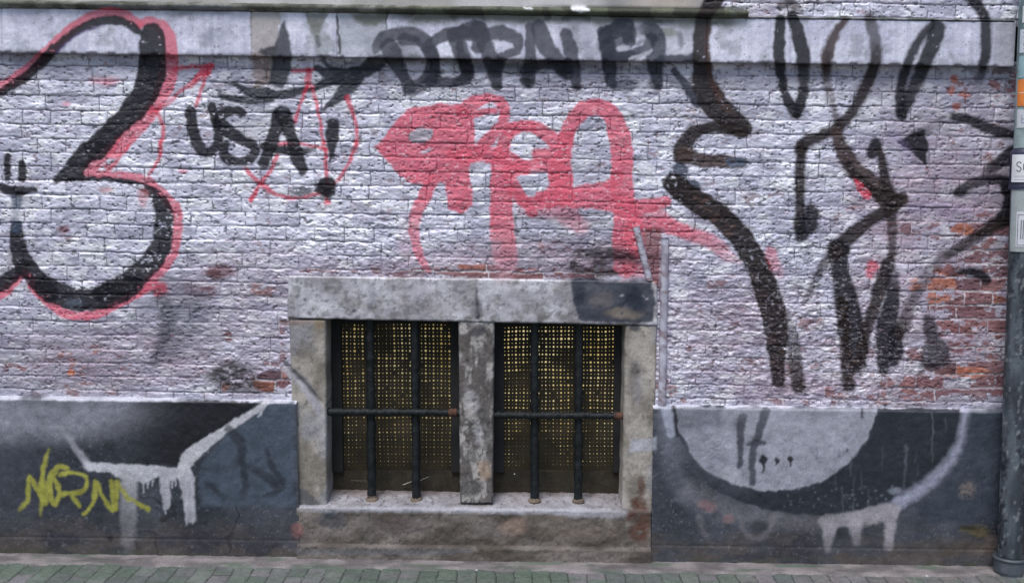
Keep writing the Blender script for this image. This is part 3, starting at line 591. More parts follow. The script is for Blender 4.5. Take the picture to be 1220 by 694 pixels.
M_iron = surf('black_iron', .5, .2, 110, .5, .9, .004, col=(.010, .013, .015), camt=.6, coarse=30)
M_wood = surf('dirty_dark_wood', .8, 0, 120, .4, .5, .002, col=(.016, .016, .017))
M_dirt = surf('brown_dirt', .9, 0, 120, .5, .6, .004, col=(.034, .028, .019), camt=.5, coarse=16)
M_screen = surf('perforated_plate', .7, .1, 140, .4, .3, .001, col=(.030, .023, .011))
M_pipe = surf('flaking_pipe_paint', .5, 0, 140, .2, .5, .002)
M_pave = surf('mossy_paver', .85, 0, 140, .28, .5, .002)
M_dark = surf('cavity', .9, 0, 80, .2, .2, .002, col=(.01, .01, .01))

# ------------------------------------------------------------------ the wall
root = thing('graffiti_wall', 'old brick house wall covered in silver paint and black and red graffiti, with a barred basement window', 'brick wall')
S0 = .0031
def xs_axis(x0, x1, step=S0, lim=2.25):
    out = []; x = x0
    while x < x1 - 1e-6:
        out.append(x); x += step if abs(x) < lim else .014
    out.append(x1); return np.array(out, np.float64)
# plinth top, band edges, as heights at x = 0 (all fall with SLOPE)
Z_band_b = W(610, 71.5, -.05)[1]; Z_band_t = W(610, 18, -.05)[1]
Z_pl_t = W(610, 481, -.02)[1]
H_C = .0588                                # course height
XR = W(1211, 300)[0]
rb = random.Random(11); EDG = {}
def edges(row):
    if row in EDG: return EDG[row]
    L = .232 if row % 2 == 0 else .116
    r = random.Random(row * 77 + 5); x = -3.6 + r.uniform(0, .06) + (L * .25 if row % 4 > 1 else 0); e = []
    while x < 3.7:
        e.append(x); k = L
        if r.random() < .12: k = .116 if L > .2 else .232
        x += k + r.uniform(-.012, .012)
    EDG[row] = np.array(e); return EDG[row]
def brickwork(name, xs, zs, cutrect, parent, Yb=0.0):
    X, Z0 = np.meshgrid(xs, zs); Z = Z0 - SLOPE * X
    px, py = PIX(X, Yb, Z)
    uu = X + (fbm(X / .05, Z0 / .05, 3, 5) - .5) * .012
    # joint lines pass through photo point (240, 150)
    zj = W(240, 150.3)[1] + SLOPE * W(240, 150.3)[0]
    v = (zj - Z0) / H_C + (fbm(X / .30, Z0 / .15, 2, 6) - .5) * .22 + (fbm(X / .035, Z0 / .035, 3, 7) - .5) * .16
    row = np.floor(v).astype(int); fv = v - row
    dy = np.minimum(fv, 1 - fv) * H_C
    dx = np.zeros_like(X); bid = np.zeros(X.shape, int)
    for r in np.unique(row):
        m = row == r; e = edges(int(r)); u = uu[m]; k = np.clip(np.searchsorted(e, u) - 1, 0, len(e) - 2)
        dx[m] = np.minimum(np.abs(u - e[k]), np.abs(e[k + 1] - u)); bid[m] = k
    hsh = lambda s: ((np.sin(row * 12.9898 + bid * 78.233 + s * 37.7) * 43758.5453) % 1.0)
    h1, h2, h3, h4 = hsh(1), hsh(2), hsh(3), hsh(4)
    rr = .0042 + .004 * h4
    ax = np.clip(1 - (dx - .0006) / rr, 0, 1.3) * .8; ay = np.clip(1 - (dy - .0010) / rr, 0, 1.3)
    face = 1 - sst(0, 1, np.hypot(ax, ay))                     # 1 on the brick face, 0 in the joint
    cr = samp(CR, px, py); e_ = samp(EX, px, py)
    crust = fbm(X / .022, Z0 / .013, 4, 11, .6); ridge = 1 - np.abs(fbm(X / .034 + v * .3, Z0 / .014, 4, 15, .6) * 2 - 1)
    fill = sst(.38, .62, fbm(X / .09, Z0 / .04, 3, 17)) * (.75 + .25 * cr)     # joints clogged with paint
    depth = (.0052 + .003 * (h1 - .5)) * (1 - .62 * fill) * (1 - .35 * cr)
    out = face * depth + face * (h2 - .5) * .0035 + (face * (h3 - .5) * (fv - .5) * .003)
    out += (crust - .5) * (.0034 + .0075 * cr) + (ridge - .6) * (.0006 + .006 * cr) + (fbm(X / .35, Z0 / .3, 3, 19) - .5) * .014
    pits = sst(.66, .75, fbm(X / .015, Z0 / .011, 3, 23)); out -= pits * .004
    # albedo
    tn = fbm(X / .12, Z0 / .08, 5, 31); tb = fbm(X / .5, Z0 / .4, 3, 33)
    base = mix(C(.50, .49, .60), C(.80, .79, .90), sst(.3, .7, tn * .6 + h4 * .25 + tb * .15)[..., None])
    base = mix(base, C(.93, .93, .97), (sst(.52, .64, fbm(X / .07, Z0 / .03, 4, 35)) * .75 * sst(.2, .6, face))[..., None])  # whiter paint patches, with highlight glints put into the colour
    pk = sst(.5, .7, fbm(X / .22, Z0 / .1, 4, 37)) * (.25 + .6 * sst(760, 900, px)); base = mix(base, C(.42, .32, .36), (pk * .35)[..., None])
    gr = sst(.58, .72, fbm(X / .05, Z0 / .03, 4, 41)) ; base = mix(base, C(.20, .19, .24), (gr * (.22 + .3 * cr))[..., None])
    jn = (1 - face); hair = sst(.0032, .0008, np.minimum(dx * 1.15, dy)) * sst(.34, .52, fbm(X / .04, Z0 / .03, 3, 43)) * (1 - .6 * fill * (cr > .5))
    base = mix(base, C(.05, .045, .06), (hair * .9)[..., None])  # shade of the joint recesses painted in as thin dark lines
    base = mix(base, C(.05, .045, .05), (pits * .55)[..., None])
    gm = np.clip(samp(GM, px, py) * (.55 + .9 * fbm(X / .06, Z0 / .035, 4, 59)), 0, 1); base = mix(base, C(.25, .23, .29), gm[..., None])
    pm = np.clip(samp(PK, px, py) * (.1 + 1.2 * fbm(X / .08, Z0 / .04, 4, 60)), 0, 1); base = mix(base, C(.38, .24, .29), pm[..., None])
    # bare brick showing
    bk = mix(C(.15, .055, .065), C(.25, .095, .085), h1[..., None]); bk = mix(bk, C(.34, .11, .07), sst(.90, .97, h2)[..., None])
    oran = (np.hypot((px - 1146) / 34, (py - 443) / 8) < 1) | (np.hypot((px - 1146) / 14, (py - 275) / 9) < 1) | (np.hypot((px - 1110) / 30, (py - 342) / 20) < 1)
    bk = mix(bk, C(.46, .15, .075), (oran * .75)[..., None]); bk = mix(bk, C(.07, .035, .045), (sst(.12, .0, h3) * .8)[..., None])
    bk = bk * (.7 + .6 * fbm(X / .01, Z0 / .01, 3, 45))[..., None]
    mort = mix(C(.62, .58, .60), C(.34, .28, .30), sst(.4, .6, fbm(X / .04, Z0 / .04, 2, 47))[..., None])
    bare = mix(mort, bk, sst(.25, .6, face)[..., None])
    th = 1 - e_; nn = fbm(X / .05, Z0 / .032, 5, 49, .62) * .75 + h4 * .25
    em = sst(.845 - .56 * e_, .915 - .54 * e_, nn) * sst(.12, .3, e_)
    sp = sst(.69, .73, fbm(X / .03, Z0 / .02, 4, 53, .6)) * .7 * sst(.35, .8, tb + .15)
    em = np.maximum(em * (.55 + .4 * e_), sp * (1 - e_) * .8)
    base = mix(base, bare, em[..., None])
    # graffiti stays out of the deepest pits and is broken at the joints
    keep = 1 - .2 * pits * (face > .3)
    keep = np.clip(keep - .28 * sst(.62, .70, fbm(X / .012, Z0 / .008, 3, 57)) * sst(.4, 1., cr), 0, 1)
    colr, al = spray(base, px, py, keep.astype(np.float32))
    colr = mix(colr, C(.02, .015, .02), (hair * al * .55)[..., None]); wf = sst(.70, .74, fbm(X / .012, Z0 / .007, 3, 58)) * al * (colr[..., 0] > .3) * .55; colr = mix(colr, C(.85, .70, .76), wf[..., None])  # joint-recess shade darkened into the graffiti colour too
    gl = np.clip(1 - em - al * .9 - jn * .4, 0, 1)
    Y = Yb - out
    V = np.stack([X, Y, Z], -1).reshape(-1, 3)
    kp = np.ones((len(zs) - 1, len(xs) - 1), bool)
    if cutrect is not None:
        x0, x1, zb, zt = cutrect
        cx = (xs[:-1] + xs[1:]) / 2; cz = (zs[:-1] + zs[1:]) / 2
        kp = ~(((cx > x0) & (cx < x1))[None, :] & ((cz < zt) & (cz > zb))[:, None])
    F = grid_faces(len(xs), len(zs), kp)[:, ::-1]
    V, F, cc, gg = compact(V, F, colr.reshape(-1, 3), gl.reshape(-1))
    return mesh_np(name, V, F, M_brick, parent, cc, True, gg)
zs = np.arange(Z_pl_t - .03, Z_band_b + .03, S0)
lx0, lz0 = W(352, 340); lx1, lz1 = W(774, 340)
zt_cut = lz0 - .01 + SLOPE * lx0
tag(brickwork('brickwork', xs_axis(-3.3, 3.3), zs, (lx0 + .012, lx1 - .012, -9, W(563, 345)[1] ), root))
# ---- sweeps along x: profile points (Y, z) from back-top round to back-bottom
def sweep(name, prof, xs, base_fn, mat, parent, rough=.0025, seed=0, step=.005, gl=1.0, extra=None):
    P = []                       # resample the profile
    for (a, b) in zip(prof[:-1], prof[1:]):
        L = math.hypot(a[0] - b[0], a[1] - b[1]); n = max(1, int(L / step))
        for k in range(n): P.append((a[0] + (b[0] - a[0]) * k / n, a[1] + (b[1] - a[1]) * k / n))
    P.append(prof[-1]); P = np.array(P); n = len(P)
    Q = P.copy()
    for it in range(1): Q[1:-1] = P[1:-1] * .5 + (P[:-2] + P[2:]) * .25
    s = np.concatenate([[0], np.cumsum(np.hypot(*(Q[1:] - Q[:-1]).T))])
    T = np.gradient(Q, axis=0); Nn = np.stack([-T[:, 1], T[:, 0]], -1); Nn /= np.linalg.norm(Nn, axis=1)[:, None] + 1e-9
    if (Nn[:, 0] @ np.ones(n)) > 0: Nn = -Nn       # outwards is towards the viewer
    X, Sg = np.meshgrid(xs, s)
    d = (fbm(X / .03, Sg / .03 + seed, 4, 61 + seed, .6) - .5) * rough * 2.2 + (fbm(X / .25, Sg / .12, 3, 63 + seed) - .5) * rough * 2
    if extra is not None: d = d + extra(X, Sg, s)
    Y = Q[:, 0][:, None] + Nn[:, 0][:, None] * d; Z = Q[:, 1][:, None] + Nn[:, 1][:, None] * d - SLOPE * X
    px, py = PIX(X, Y, Z)
    base = base_fn(X, Z + SLOPE * X, px, py)
    c, al = spray(base, px, py)
    V = np.stack([X, Y, Z], -1).reshape(-1, 3); F = grid_faces(len(xs), n)
    nb = len(V)                                     # end caps
    F = F[:, ::-1] if True else F
    o = mesh_np(name, V, F, mat, parent, c.reshape(-1, 3), True, (np.clip(gl - al.reshape(-1), 0, 1)))
    return o
def band_base(X, Z, px, py):
    n = fbm(X / .15, Z / .15, 5, 71); st = fbm(X / .015, Z / .25, 4, 73)
    b = mix(C(.60, .59, .71), C(.84, .83, .94), sst(.3, .7, n * .6 + st * .4)[..., None])
    b = mix(b, C(.30, .31, .33), (sst(.56, .72, fbm(X / .06, Z / .06, 4, 75)) * .5)[..., None])
    b = mix(b, C(.05, .05, .045), (sst(.76, .82, fbm(X / .012, Z / .012, 3, 77)) * .5)[..., None])
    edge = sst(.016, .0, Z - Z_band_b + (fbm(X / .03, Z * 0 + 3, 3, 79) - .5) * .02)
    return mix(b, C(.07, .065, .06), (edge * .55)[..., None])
bx = xs_axis(-3.3, W(1209, 55, -.05)[0])
def chips(X, Sg, s):
    L = s[-1]; e = np.minimum(np.abs(Sg - .05), 1)
    lower = np.exp(-((Sg - (.05 + Z_band_t - Z_band_b)) / .008) ** 2); c = sst(.5, .72, fbm(X / .03, X * 0 + 1, 3, 91))
    jx = 0
    for p in (3, 300, 402, 843): jx = jx - .006 * np.exp(-((X - W(p, 40, -.05)[0]) / .0025) ** 2)
    return -lower * c * .008 + jx
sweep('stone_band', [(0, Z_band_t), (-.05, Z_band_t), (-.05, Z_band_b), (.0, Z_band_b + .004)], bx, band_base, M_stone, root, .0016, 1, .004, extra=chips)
# mossy drip ledge above the band on the left, thin joint line on the right
def led_base(X, Z, px, py):
    n = fbm(X / .05, Z / .03, 4, 81)
    b = mix(C(.10, .105, .08), C(.24, .24, .21), sst(.35, .65, n)[..., None])
    return mix(b, C(.05, .055, .035), sst(.5, .65, fbm(X / .2, Z / .05, 4, 83))[..., None] * .6)
xl1 = W(892, 20, -.08)[0]
z_l = W(610, 14.5, -.085)[1]
o = sweep('ledge', [(0, z_l + .034), (-.04, z_l + .028), (-.078, z_l + .017), (-.078, z_l + .003), (-.068, z_l - .002), (-.052, z_l - .006), (-.0, z_l - .006)], xs_axis(-3.3, xl1), led_base, M_moss, root, .0022, 3, .006, .0)
def up_base(X, Z, px, py):
    n = fbm(X / .3, Z / .3, 4, 85)
    b = mix(C(.42, .40, .38), C(.60, .585, .58), sst(.35, .65, n)[..., None])
    dk = np.exp(-((px - 735) / 22) ** 2) * .6 + np.exp(-((px - 700) / 10) ** 2) * .3
    b = mix(b, C(.52, .43, .36), (sst(730, 760, px) * sst(850, 800, px) * .6)[..., None])
    return mix(b, C(.16, .15, .15), np.clip(dk, 0, 1)[..., None])
sweep('upper_panel', [(0, z_l + .9), (-.03, z_l + .9), (-.03, z_l + .02)], xs_axis(-3.3, W(838, 5, -.03)[0], .01), up_base, M_stone, root, .0015, 5, .012, .1)
zs2 = np.concatenate([np.arange(Z_band_t - .015, Z_band_t + .16, S0), np.arange(Z_band_t + .16, Z_band_t + .95, .012)])
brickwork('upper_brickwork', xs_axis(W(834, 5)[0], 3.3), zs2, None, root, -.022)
def lip(X, Z, px, py): return mix(C(.12, .13, .11), C(.34, .33, .36), sst(.4, .6, fbm(X / .06, Z / .02, 4, 87))[..., None])
sweep('mortar_lip', [(-.02, Z_band_t + .014), (-.056, Z_band_t + .009), (-.056, Z_band_t + .001), (-.02, Z_band_t - .002)], xs_axis(xl1 - .01, W(1209, 25, -.05)[0]), lip, M_moss, root, .002, 7, .004, .0)
# ---- plinth left and right of the window
def pl_base(X, Z, px, py):
    n = fbm(X / .2, Z / .2, 5, 93)
    b = mix(C(.030, .034, .045), C(.066, .073, .092), sst(.3, .7, n)[..., None])
    b = mix(b, C(.11, .09, .075), (sst(.42, .62, fbm(X / .12, Z / .05, 4, 95)) * sst(.22, .0, Z - GZ) * .8)[..., None]); b = mix(b, C(.06, .075, .04), (sst(.5, .6, fbm(X / .08, Z / .02, 4, 96)) * sst(.06, .0, Z - GZ) * .8)[..., None]); b = mix(b, C(.20, .20, .22), (sst(.72, .78, fbm(X / .01, Z / .01, 3, 94)) * .5)[..., None]); b = mix(b, C(.015, .015, .018), (sst(.014, .004, np.abs(fbm(X / .35, Z / .25, 4, 92) - .5)) * sst(.5, .6, fbm(X / .6, Z / .6, 2, 90)) * .7)[..., None])
    top = sst(Z_pl_t - .014, Z_pl_t - .001, Z + (fbm(X / .04, X * 0, 3, 97) - .5) * .014)
    b = mix(b, C(.66, .66, .74), (top * sst(.30, .5, fbm(X / .1, Z * 0, 3, 98)))[..., None])
    return b
def pl(name, x0, x1):
    e = lambda X, Sg, s: -.0025 * np.exp(-((Sg - .05 - (Z_pl_t - GZ - .105)) / .004) ** 2) * (.4 + fbm(X / .1, X * 0, 2, 99)) \
        + .0035 * np.exp(-(np.hypot(X - W(848, 530)[0], (Sg - (Z_pl_t - W(848, 530)[1] - SLOPE * W(848, 530)[0]) - .045)) / .045) ** 2) * (fbm(X / .012, Sg / .009, 2, 100) - .2) * 2 
    return sweep(name, [(0, Z_pl_t + .004), (-.024, Z_pl_t), (-.034, Z_pl_t - .006), (-.034, GZ + .10), (-.036, GZ - .06)], xs_axis(x0, x1), pl_base, M_plinth, root, .0022, 9, .0045, 0, extra=e)
tag(pl('plinth', -3.3, W(355, 560, -.03)[0]), 'blue grey cement plinth left of the window with white chair-like outline and yellow tag')
tag(pl('plinth', W(777, 560, -.03)[0], 3.3), 'blue grey cement plinth right of the window with pale half disc and black ring')

# ---- stones of the window surround: relief grid inside a quadrilateral, with rounded worn edges
def stone(name, q, yf, yb, base_fn, parent, mat=M_surr, rnd=.007, rough=.003, seed=0, step=.004, dent=None, gl=0.0):
    (a, b, c, d) = [W(p[0], p[1], yf) for p in q]        # TL, TR, BR, BL
    wx_ = max(abs(b[0] - a[0]), .01); hz_ = max(abs(a[1] - d[1]), .01)
    nu = max(4, int(wx_ / step)); nv = max(4, int(hz_ / step))
    U, Vv = np.meshgrid(np.linspace(0, 1, nu + 1), np.linspace(0, 1, nv + 1))
    X = (a[0] * (1 - U) + b[0] * U) * (1 - Vv) + (d[0] * (1 - U) + c[0] * U) * Vv
    Z = (a[1] * (1 - U) + b[1] * U) * (1 - Vv) + (d[1] * (1 - U) + c[1] * U) * Vv
    eu = np.minimum(U, 1 - U) * wx_; ev = np.minimum(Vv, 1 - Vv) * hz_
    ero = (fbm(X / .03, Z / .03, 3, 101 + seed) - .45) * .012
    r_ = rnd + np.clip(ero, 0, 1)
    fx = np.clip(1 - eu / r_, 0, 1); fz = np.clip(1 - ev / r_, 0, 1)
    dr = r_ * (1 - np.sqrt(np.clip(1 - np.minimum(fx ** 2 + fz ** 2, 1), 0, 1)))
    h = (fbm(X / .04, Z / .04, 5, 103 + seed, .6) - .5) * rough * 2.5 + (fbm(X / .2, Z / .2, 2, 105 + seed) - .5) * rough * 1.5
    if dent is not None: h = h - dent(X, Z, *PIX(X, yf, Z))
    inner = np.minimum(sst(0, .008, eu), sst(0, .008, ev))
    Y = yf + dr - h * inner
    X = X + (fbm(Z / .05, X * 3, 3, 107 + seed) - .5) * .004 * (1 - sst(0, .01, eu)); Z = Z + (fbm(X / .05, Z * 3, 3, 109 + seed) - .5) * .004 * (1 - sst(0, .01, ev))
    px, py = PIX(X, Y, Z)
    col, al = spray(base_fn(X, Z, px, py), px, py)
    V = np.stack([X, Y, Z], -1).reshape(-1, 3); F = grid_faces(nu + 1, nv + 1)[:, ::-1]
    idx = np.arange((nu + 1) * (nv + 1)).reshape(nv + 1, nu + 1)
    ring = np.concatenate([idx[0, :-1], idx[:-1, -1], idx[-1, :0:-1], idx[:0:-1, 0]])
    n0 = len(V); bk = V[ring].copy(); cols = col.reshape(-1, 3); lay_ = [V]; lc = [cols]
    prev = ring; nb = max(2, int((yb - yf) / .01))
    ys0 = V[ring][:, 1]
    Fs = [F]; cnt = n0
    for k in range(1, nb + 1):
        t = k / nb; vb = V[ring].copy(); vb[:, 1] = ys0 * (1 - t) + yb * t
        lay_.append(vb); lc.append(cols[ring]); cur = np.arange(cnt, cnt + len(ring)); cnt += len(ring)
        Fs.append(np.stack([prev, cur, np.roll(cur, -1), np.roll(prev, -1)], -1)[:, ::-1]); prev = cur
    V = np.concatenate(lay_); cc = np.concatenate(lc); F = np.concatenate(Fs)
    return mesh_np(name, V, F, mat, parent, cc, True, np.concatenate([np.clip(gl - al.reshape(-1), 0, 1), np.zeros(len(V) - n0)]))
def lint_b(X, Z, px, py):
    n = fbm(X / .12, Z / .12, 5, 111); b = mix(C(.36, .345, .375), C(.66, .645, .69), sst(.3, .7, n * .85 + .15 * fbm(X / .01, Z / .12, 3, 112))[..., None])
    b = mix(b, C(.30, .27, .26), (sst(.5, .7, fbm(X / .05, Z / .05, 4, 113)) * .4)[..., None])
    b = mix(b, C(.16, .14, .13), (sst(.52, .64, fbm(X / .05, py / 12, 5, 116)) * sst(340, 384, py) * .6)[..., None]); b = mix(b, C(.10, .09, .09), (sst(.60, .66, fbm(X / .02, py / 5, 4, 117)) * .45)[..., None])
    return mix(b, C(.05, .05, .06), (sst(.76, .82, fbm(X / .012, Z / .012, 3, 115)) * .5)[..., None])
def jamb_b(X, Z, px, py):
    n = fbm(X / .07, Z / .12, 5, 121); b = mix(C(.22, .195, .165), C(.41, .375, .335), sst(.3, .7, n)[..., None])
    b = mix(b, C(.30, .31, .36), (sst(.5, .7, fbm(X / .1, Z / .2, 3, 122)) * .5)[..., None])
    return mix(b, C(.07, .065, .06), (sst(.70, .78, fbm(X / .015, Z / .02, 4, 123)) * .5)[..., None])
def mull_b(X, Z, px, py):
    n = fbm(X / .03, Z / .07, 5, 125); b = mix(C(.12, .105, .10), C(.37, .345, .33), sst(.42, .60, n)[..., None])
    return mix(b, C(.07, .065, .06), (sst(.60, .7, fbm(X / .012, Z / .02, 4, 127)) * .8)[..., None])
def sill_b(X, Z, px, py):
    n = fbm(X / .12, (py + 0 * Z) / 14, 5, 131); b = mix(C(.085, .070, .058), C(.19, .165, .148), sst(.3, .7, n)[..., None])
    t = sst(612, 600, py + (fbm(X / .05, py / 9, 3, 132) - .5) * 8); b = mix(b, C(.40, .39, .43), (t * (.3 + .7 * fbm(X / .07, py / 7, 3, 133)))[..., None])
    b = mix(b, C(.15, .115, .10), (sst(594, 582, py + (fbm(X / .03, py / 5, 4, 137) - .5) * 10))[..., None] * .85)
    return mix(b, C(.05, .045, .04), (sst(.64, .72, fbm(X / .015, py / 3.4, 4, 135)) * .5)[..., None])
tag(stone('lintel', [(343, 328), (783, 335), (784, 388), (342, 379)], -.020, .16, lint_b, root, M_stone, seed=1, gl=.6,
      dent=lambda X, Z, px, py: .004 * np.exp(-((px - 568) / 1.5) ** 2)))
tag(stone('jamb', [(344, 380), (388, 381), (390, 604), (351, 603)], -.014, .20, jamb_b, root, seed=3, rnd=.010,
      dent=lambda X, Z, px, py: .006 * np.exp(-((py - 432 - (px - 340) * 1.1) / 3.0) ** 2) * (px > 350) * (px < 384)), 'pale left window jamb with a diagonal crack')
tag(stone('jamb', [(745, 386), (783, 387), (779, 612), (741, 608)], -.014, .20, jamb_b, root, seed=5, rnd=.010), 'pale right window jamb with rusty spalled foot')
tag(stone('mullion', [(546, 382), (589, 383), (587, 600), (548, 599)], -.012, .20, mull_b, root, seed=7, rnd=.009, rough=.005), 'stone mullion with flaking grey paint')
# sill: sloped top + front face + little step at the foot
xa, xb = W(354, 620, -.03)[0], W(776, 620, -.03)[0]
zsl = W(565, 605, -.030)[1] + SLOPE * W(565, 605, -.03)[0]
zfo = W(565, 652, -.045)[1] + SLOPE * W(565, 652, -.045)[0]
sweep('window_sill', [(.20, zsl + .035), (.06, zsl + .012), (-.022, zsl + .002), (-.034, zsl - .006), (-.034, zfo + .004), (-.05, zfo - .001), (-.052, GZ - .05)], np.arange(xa, xb, S0), sill_b, M_surr, root, .0048, 11, .0045, 0)

# ---- the two windows
def mb(): return ([], [])
def add_box(m, x0, x1, y0, y1, z0, z1):
    V, F = m; n = len(V)
    V += [(x0, y0, z0), (x1, y0, z0), (x1, y1, z0), (x0, y1, z0), (x0, y0, z1), (x1, y0, z1), (x1, y1, z1), (x0, y1, z1)]
    F += [[n + i for i in f] for f in ((0, 1, 5, 4), (1, 2, 6, 5), (2, 3, 7, 6), (3, 0, 4, 7), (4, 5, 6, 7), (3, 2, 1, 0))]
def bar_mesh(p0, p1, r0, r1, seed=0, seg=10, rings=40, wob=.0012):
    """an uneven forged bar between two points"""
    p0 = Vector(p0); p1 = Vector(p1); d = (p1 - p0).normalized(); u = d.orthogonal().normalized(); v = d.cross(u); rg = random.Random(seed)
    V = []; F = []
    for k in range(rings + 1):
        t = k / rings; c = p0.lerp(p1, t); r = r0 + (r1 - r0) * t + rg.uniform(-wob, wob); c = c + u * rg.uniform(-wob, wob) * .7 + v * rg.uniform(-wob, wob) * .7
        for j in range(seg):
            a = 2 * math.pi * j / seg; V.append(c + (u * math.cos(a) + v * math.sin(a)) * (r + rg.uniform(-wob, wob) * .4))
    for k in range(rings):
        for j in range(seg):
            j2 = (j + 1) % seg; F.append([k * seg + j, k * seg + j2, (k + 1) * seg + j2, (k + 1) * seg + j])
    F.append(list(range(seg))[::-1]); F.append([rings * seg + j for j in range(seg)])
    return [tuple(q) for q in V], F
def mglow(name, seed):
    m, t, b = nodes(name); L = t.links
    tc = N(t, 'ShaderNodeTexCoord'); n = N(t, 'ShaderNodeTexNoise', Scale=5.0, Detail=3.0); L.new(tc.outputs['Object'], n.inputs['Vector'])
    r = N(t, 'ShaderNodeValToRGB'); r.color_ramp.elements[0].color = (.50, .37, .12, 1); r.color_ramp.elements[1].color = (.72, .61, .34, 1)
    r.color_ramp.elements[0].position = .35; r.color_ramp.elements[1].position = .65
    L.new(n.outputs['Fac'], r.inputs[0]); L.new(r.outputs[0], b.inputs['Base Color']); L.new(r.outputs[0], b.inputs['Emission Color'])
    b.inputs['Roughness'].default_value = .9; b.inputs['Emission Strength'].default_value = seed
    return m
M_glow = {1: mglow('lit_room_blind', .40), 2: mglow('lit_room_blind', .66)}
def screen(name, x0, x1, z0, z1, Y, pitch, parent, seed):
    """metal plate drilled in a real pattern: a big hole per cell, small ones between"""
    nx = int(round((x1 - x0) / pitch)); nz = int(round((z1 - z0) / pitch)); px_ = (x1 - x0) / nx; pz_ = (z1 - z0) / nz
    V = []; F = []; rg = random.Random(seed); half = pitch / 2
    def cell(cx, cz, w_, h_, r):
        r = min(r, w_ * .46); n = len(V); sq = [(-1, -1), (0, -1), (1, -1), (1, 0), (1, 1), (0, 1), (-1, 1), (-1, 0)]
        for a, b in sq: V.append((cx + a * w_ / 2, Y, cz + b * h_ / 2))
        for a, b in sq:
            L = math.hypot(a, b); V.append((cx + a / L * r, Y, cz + b / L * r))
        for k in range(8): k2 = (k + 1) % 8; F.append([n + k, n + k2, n + 8 + k2, n + 8 + k])
    for i in range(nx):
        for j in range(nz):
            cx = x0 + (i + .5) * px_; cz = z0 + (j + .5) * pz_; hz = pz_ / 2; hx = px_ / 2
            clog = lambda r: r * rg.choice((1, 1, .95, .85, 1.05)) if rg.random() > .035 else .0004
            fade = .30 + .70 * min(1, (j + 1) / (nz * .75)) ** .8; dirt = float(fbm(np.array([cx / .09]), np.array([cz / .09]), 3, 400 + seed)[0]); fade *= (.86 + .22 * rg.random()) * (.35 if dirt > .62 else 1) * (.8 + .5 * min(1, max(0, dirt)))  # holes shrink downwards to imitate the fading glow, some also clogged with dirt
            cell(cx - hx / 2, cz - hz / 2, hx, hz, clog(.0050 * fade)); cell(cx + hx / 2, cz - hz / 2, hx, hz, clog(.0030 * fade))
            cell(cx - hx / 2, cz + hz / 2, hx, hz, clog(.0030 * fade)); cell(cx + hx / 2, cz + hz / 2, hx, hz, clog(.0016 * fade))
    V = np.array(V); V[:, 1] += (fbm(V[:, 0] / .12, V[:, 2] / .12, 2, 410 + seed) - .5) * .022; V[:, 0] += (fbm(V[:, 0] / .1, V[:, 2] / .1, 2, 420 + seed) - .5) * .006; V[:, 2] += (fbm(V[:, 0] / .1, V[:, 2] / .1, 2, 430 + seed) - .5) * .006
    return mesh_np(name, V, F, M_screen, parent, smooth=False)
def window(x_l, x_r, y_t, y_b, bars, ycross, label, seed, side):
    YF = .115
    X0, Zt = W(x_l, y_t, YF); X1, _ = W(x_r, y_t, YF); Zb = W((x_l + x_r) / 2, 562, YF)[1]
    X0 -= .02; X1 += .02; Zt += .05
    m = mb(); sw = .042
    add_box(m, X0, X0 + sw + .02, YF, YF + .05, Zb, Zt); add_box(m, X1 - sw - .02, X1, YF, YF + .05, Zb, Zt)
    add_box(m, X0 + sw + .02, X1 - sw - .02, YF, YF + .05, Zt - .06, Zt)
    w_ = mesh_np('window', m[0], m[1], M_wood, root, smooth=False); w_['label'] = label
    m = mb(); add_box(m, X0, X1, YF + .018, YF + .06, Zb - .13, Zb); mesh_np('bottom_rail', m[0], m[1], M_dirt, w_, smooth=False)
    sc = screen('screen', X0 + sw, X1 - sw, Zb + .001, Zt - .03, YF + .024, .0335, w_, seed)
    m = mb(); add_box(m, X0 - .1, X1 + .1, YF + .10, YF + .14, Zb + .0, Zt + .05); mesh_np('lit_blind', m[0], m[1], M_glow[seed], w_, smooth=False)
    for k, (bx_, yb_) in enumerate(bars):
        yy = .045
        p0 = W(bx_[0], 378, yy); p1 = W(bx_[1], yb_, yy); p1 = (p1[0], zsl + .0155 - SLOPE * p1[0])
        V, F = bar_mesh((p0[0], yy, p0[1] + .04), (p1[0], yy, p1[1]), .0195, .019, seed * 10 + k, 12, 60, .0018); mesh_np('bar', V, F, M_iron, w_)
        if yb_ > 575:
            V, F = bar_mesh((p1[0], yy, p1[1] + .012), (p1[0], yy, p1[1] - .014), .020, .033, seed * 20 + k, 9, 6, .003); mesh_np('mortar_foot', V, F, M_foot, w_)
    (xa_, ya_), (xb_, yb2) = ycross; yy = .018
    p0 = W(xa_, ya_, yy); p1 = W(xb_, yb2, yy)
    V, F = bar_mesh((p0[0] - .02, yy, p0[1]), (p1[0] + .02, yy, p1[1]), .016, .0155, seed * 30, 10, 70, .0028); mesh_np('cross_bar', V, F, M_iron, w_)
    ex_ = p1[0] - .02
    V, F = bar_mesh((ex_ - .025, yy - .001, p1[1]), (ex_ + .012, yy - .001, p1[1]), .018, .017, seed * 31, 8, 8, .002)
    mesh_np('rusty_socket', V, F, M_rust, w_)
    return w_
M_foot = surf('foot_mortar', .9, 0, 120, .4, .6, .004, col=(.17, .13, .10))
M_rust = surf('rust', .85, 0, 150, .4, .7, .003, col=(.10, .045, .03))
window(394, 548, 382, 585, [((441, 443), 583), ((494, 496), 583)], ((392, 490), (547, 491)), 'left barred basement window with perforated screen, dimmer yellow dots', 1, -1)
window(589, 744, 385, 588, [((637, 637), 585), ((690, 689), 586)], ((590, 494), (744, 495)), 'right barred basement window with perforated screen and brighter yellow dots', 2, 1)
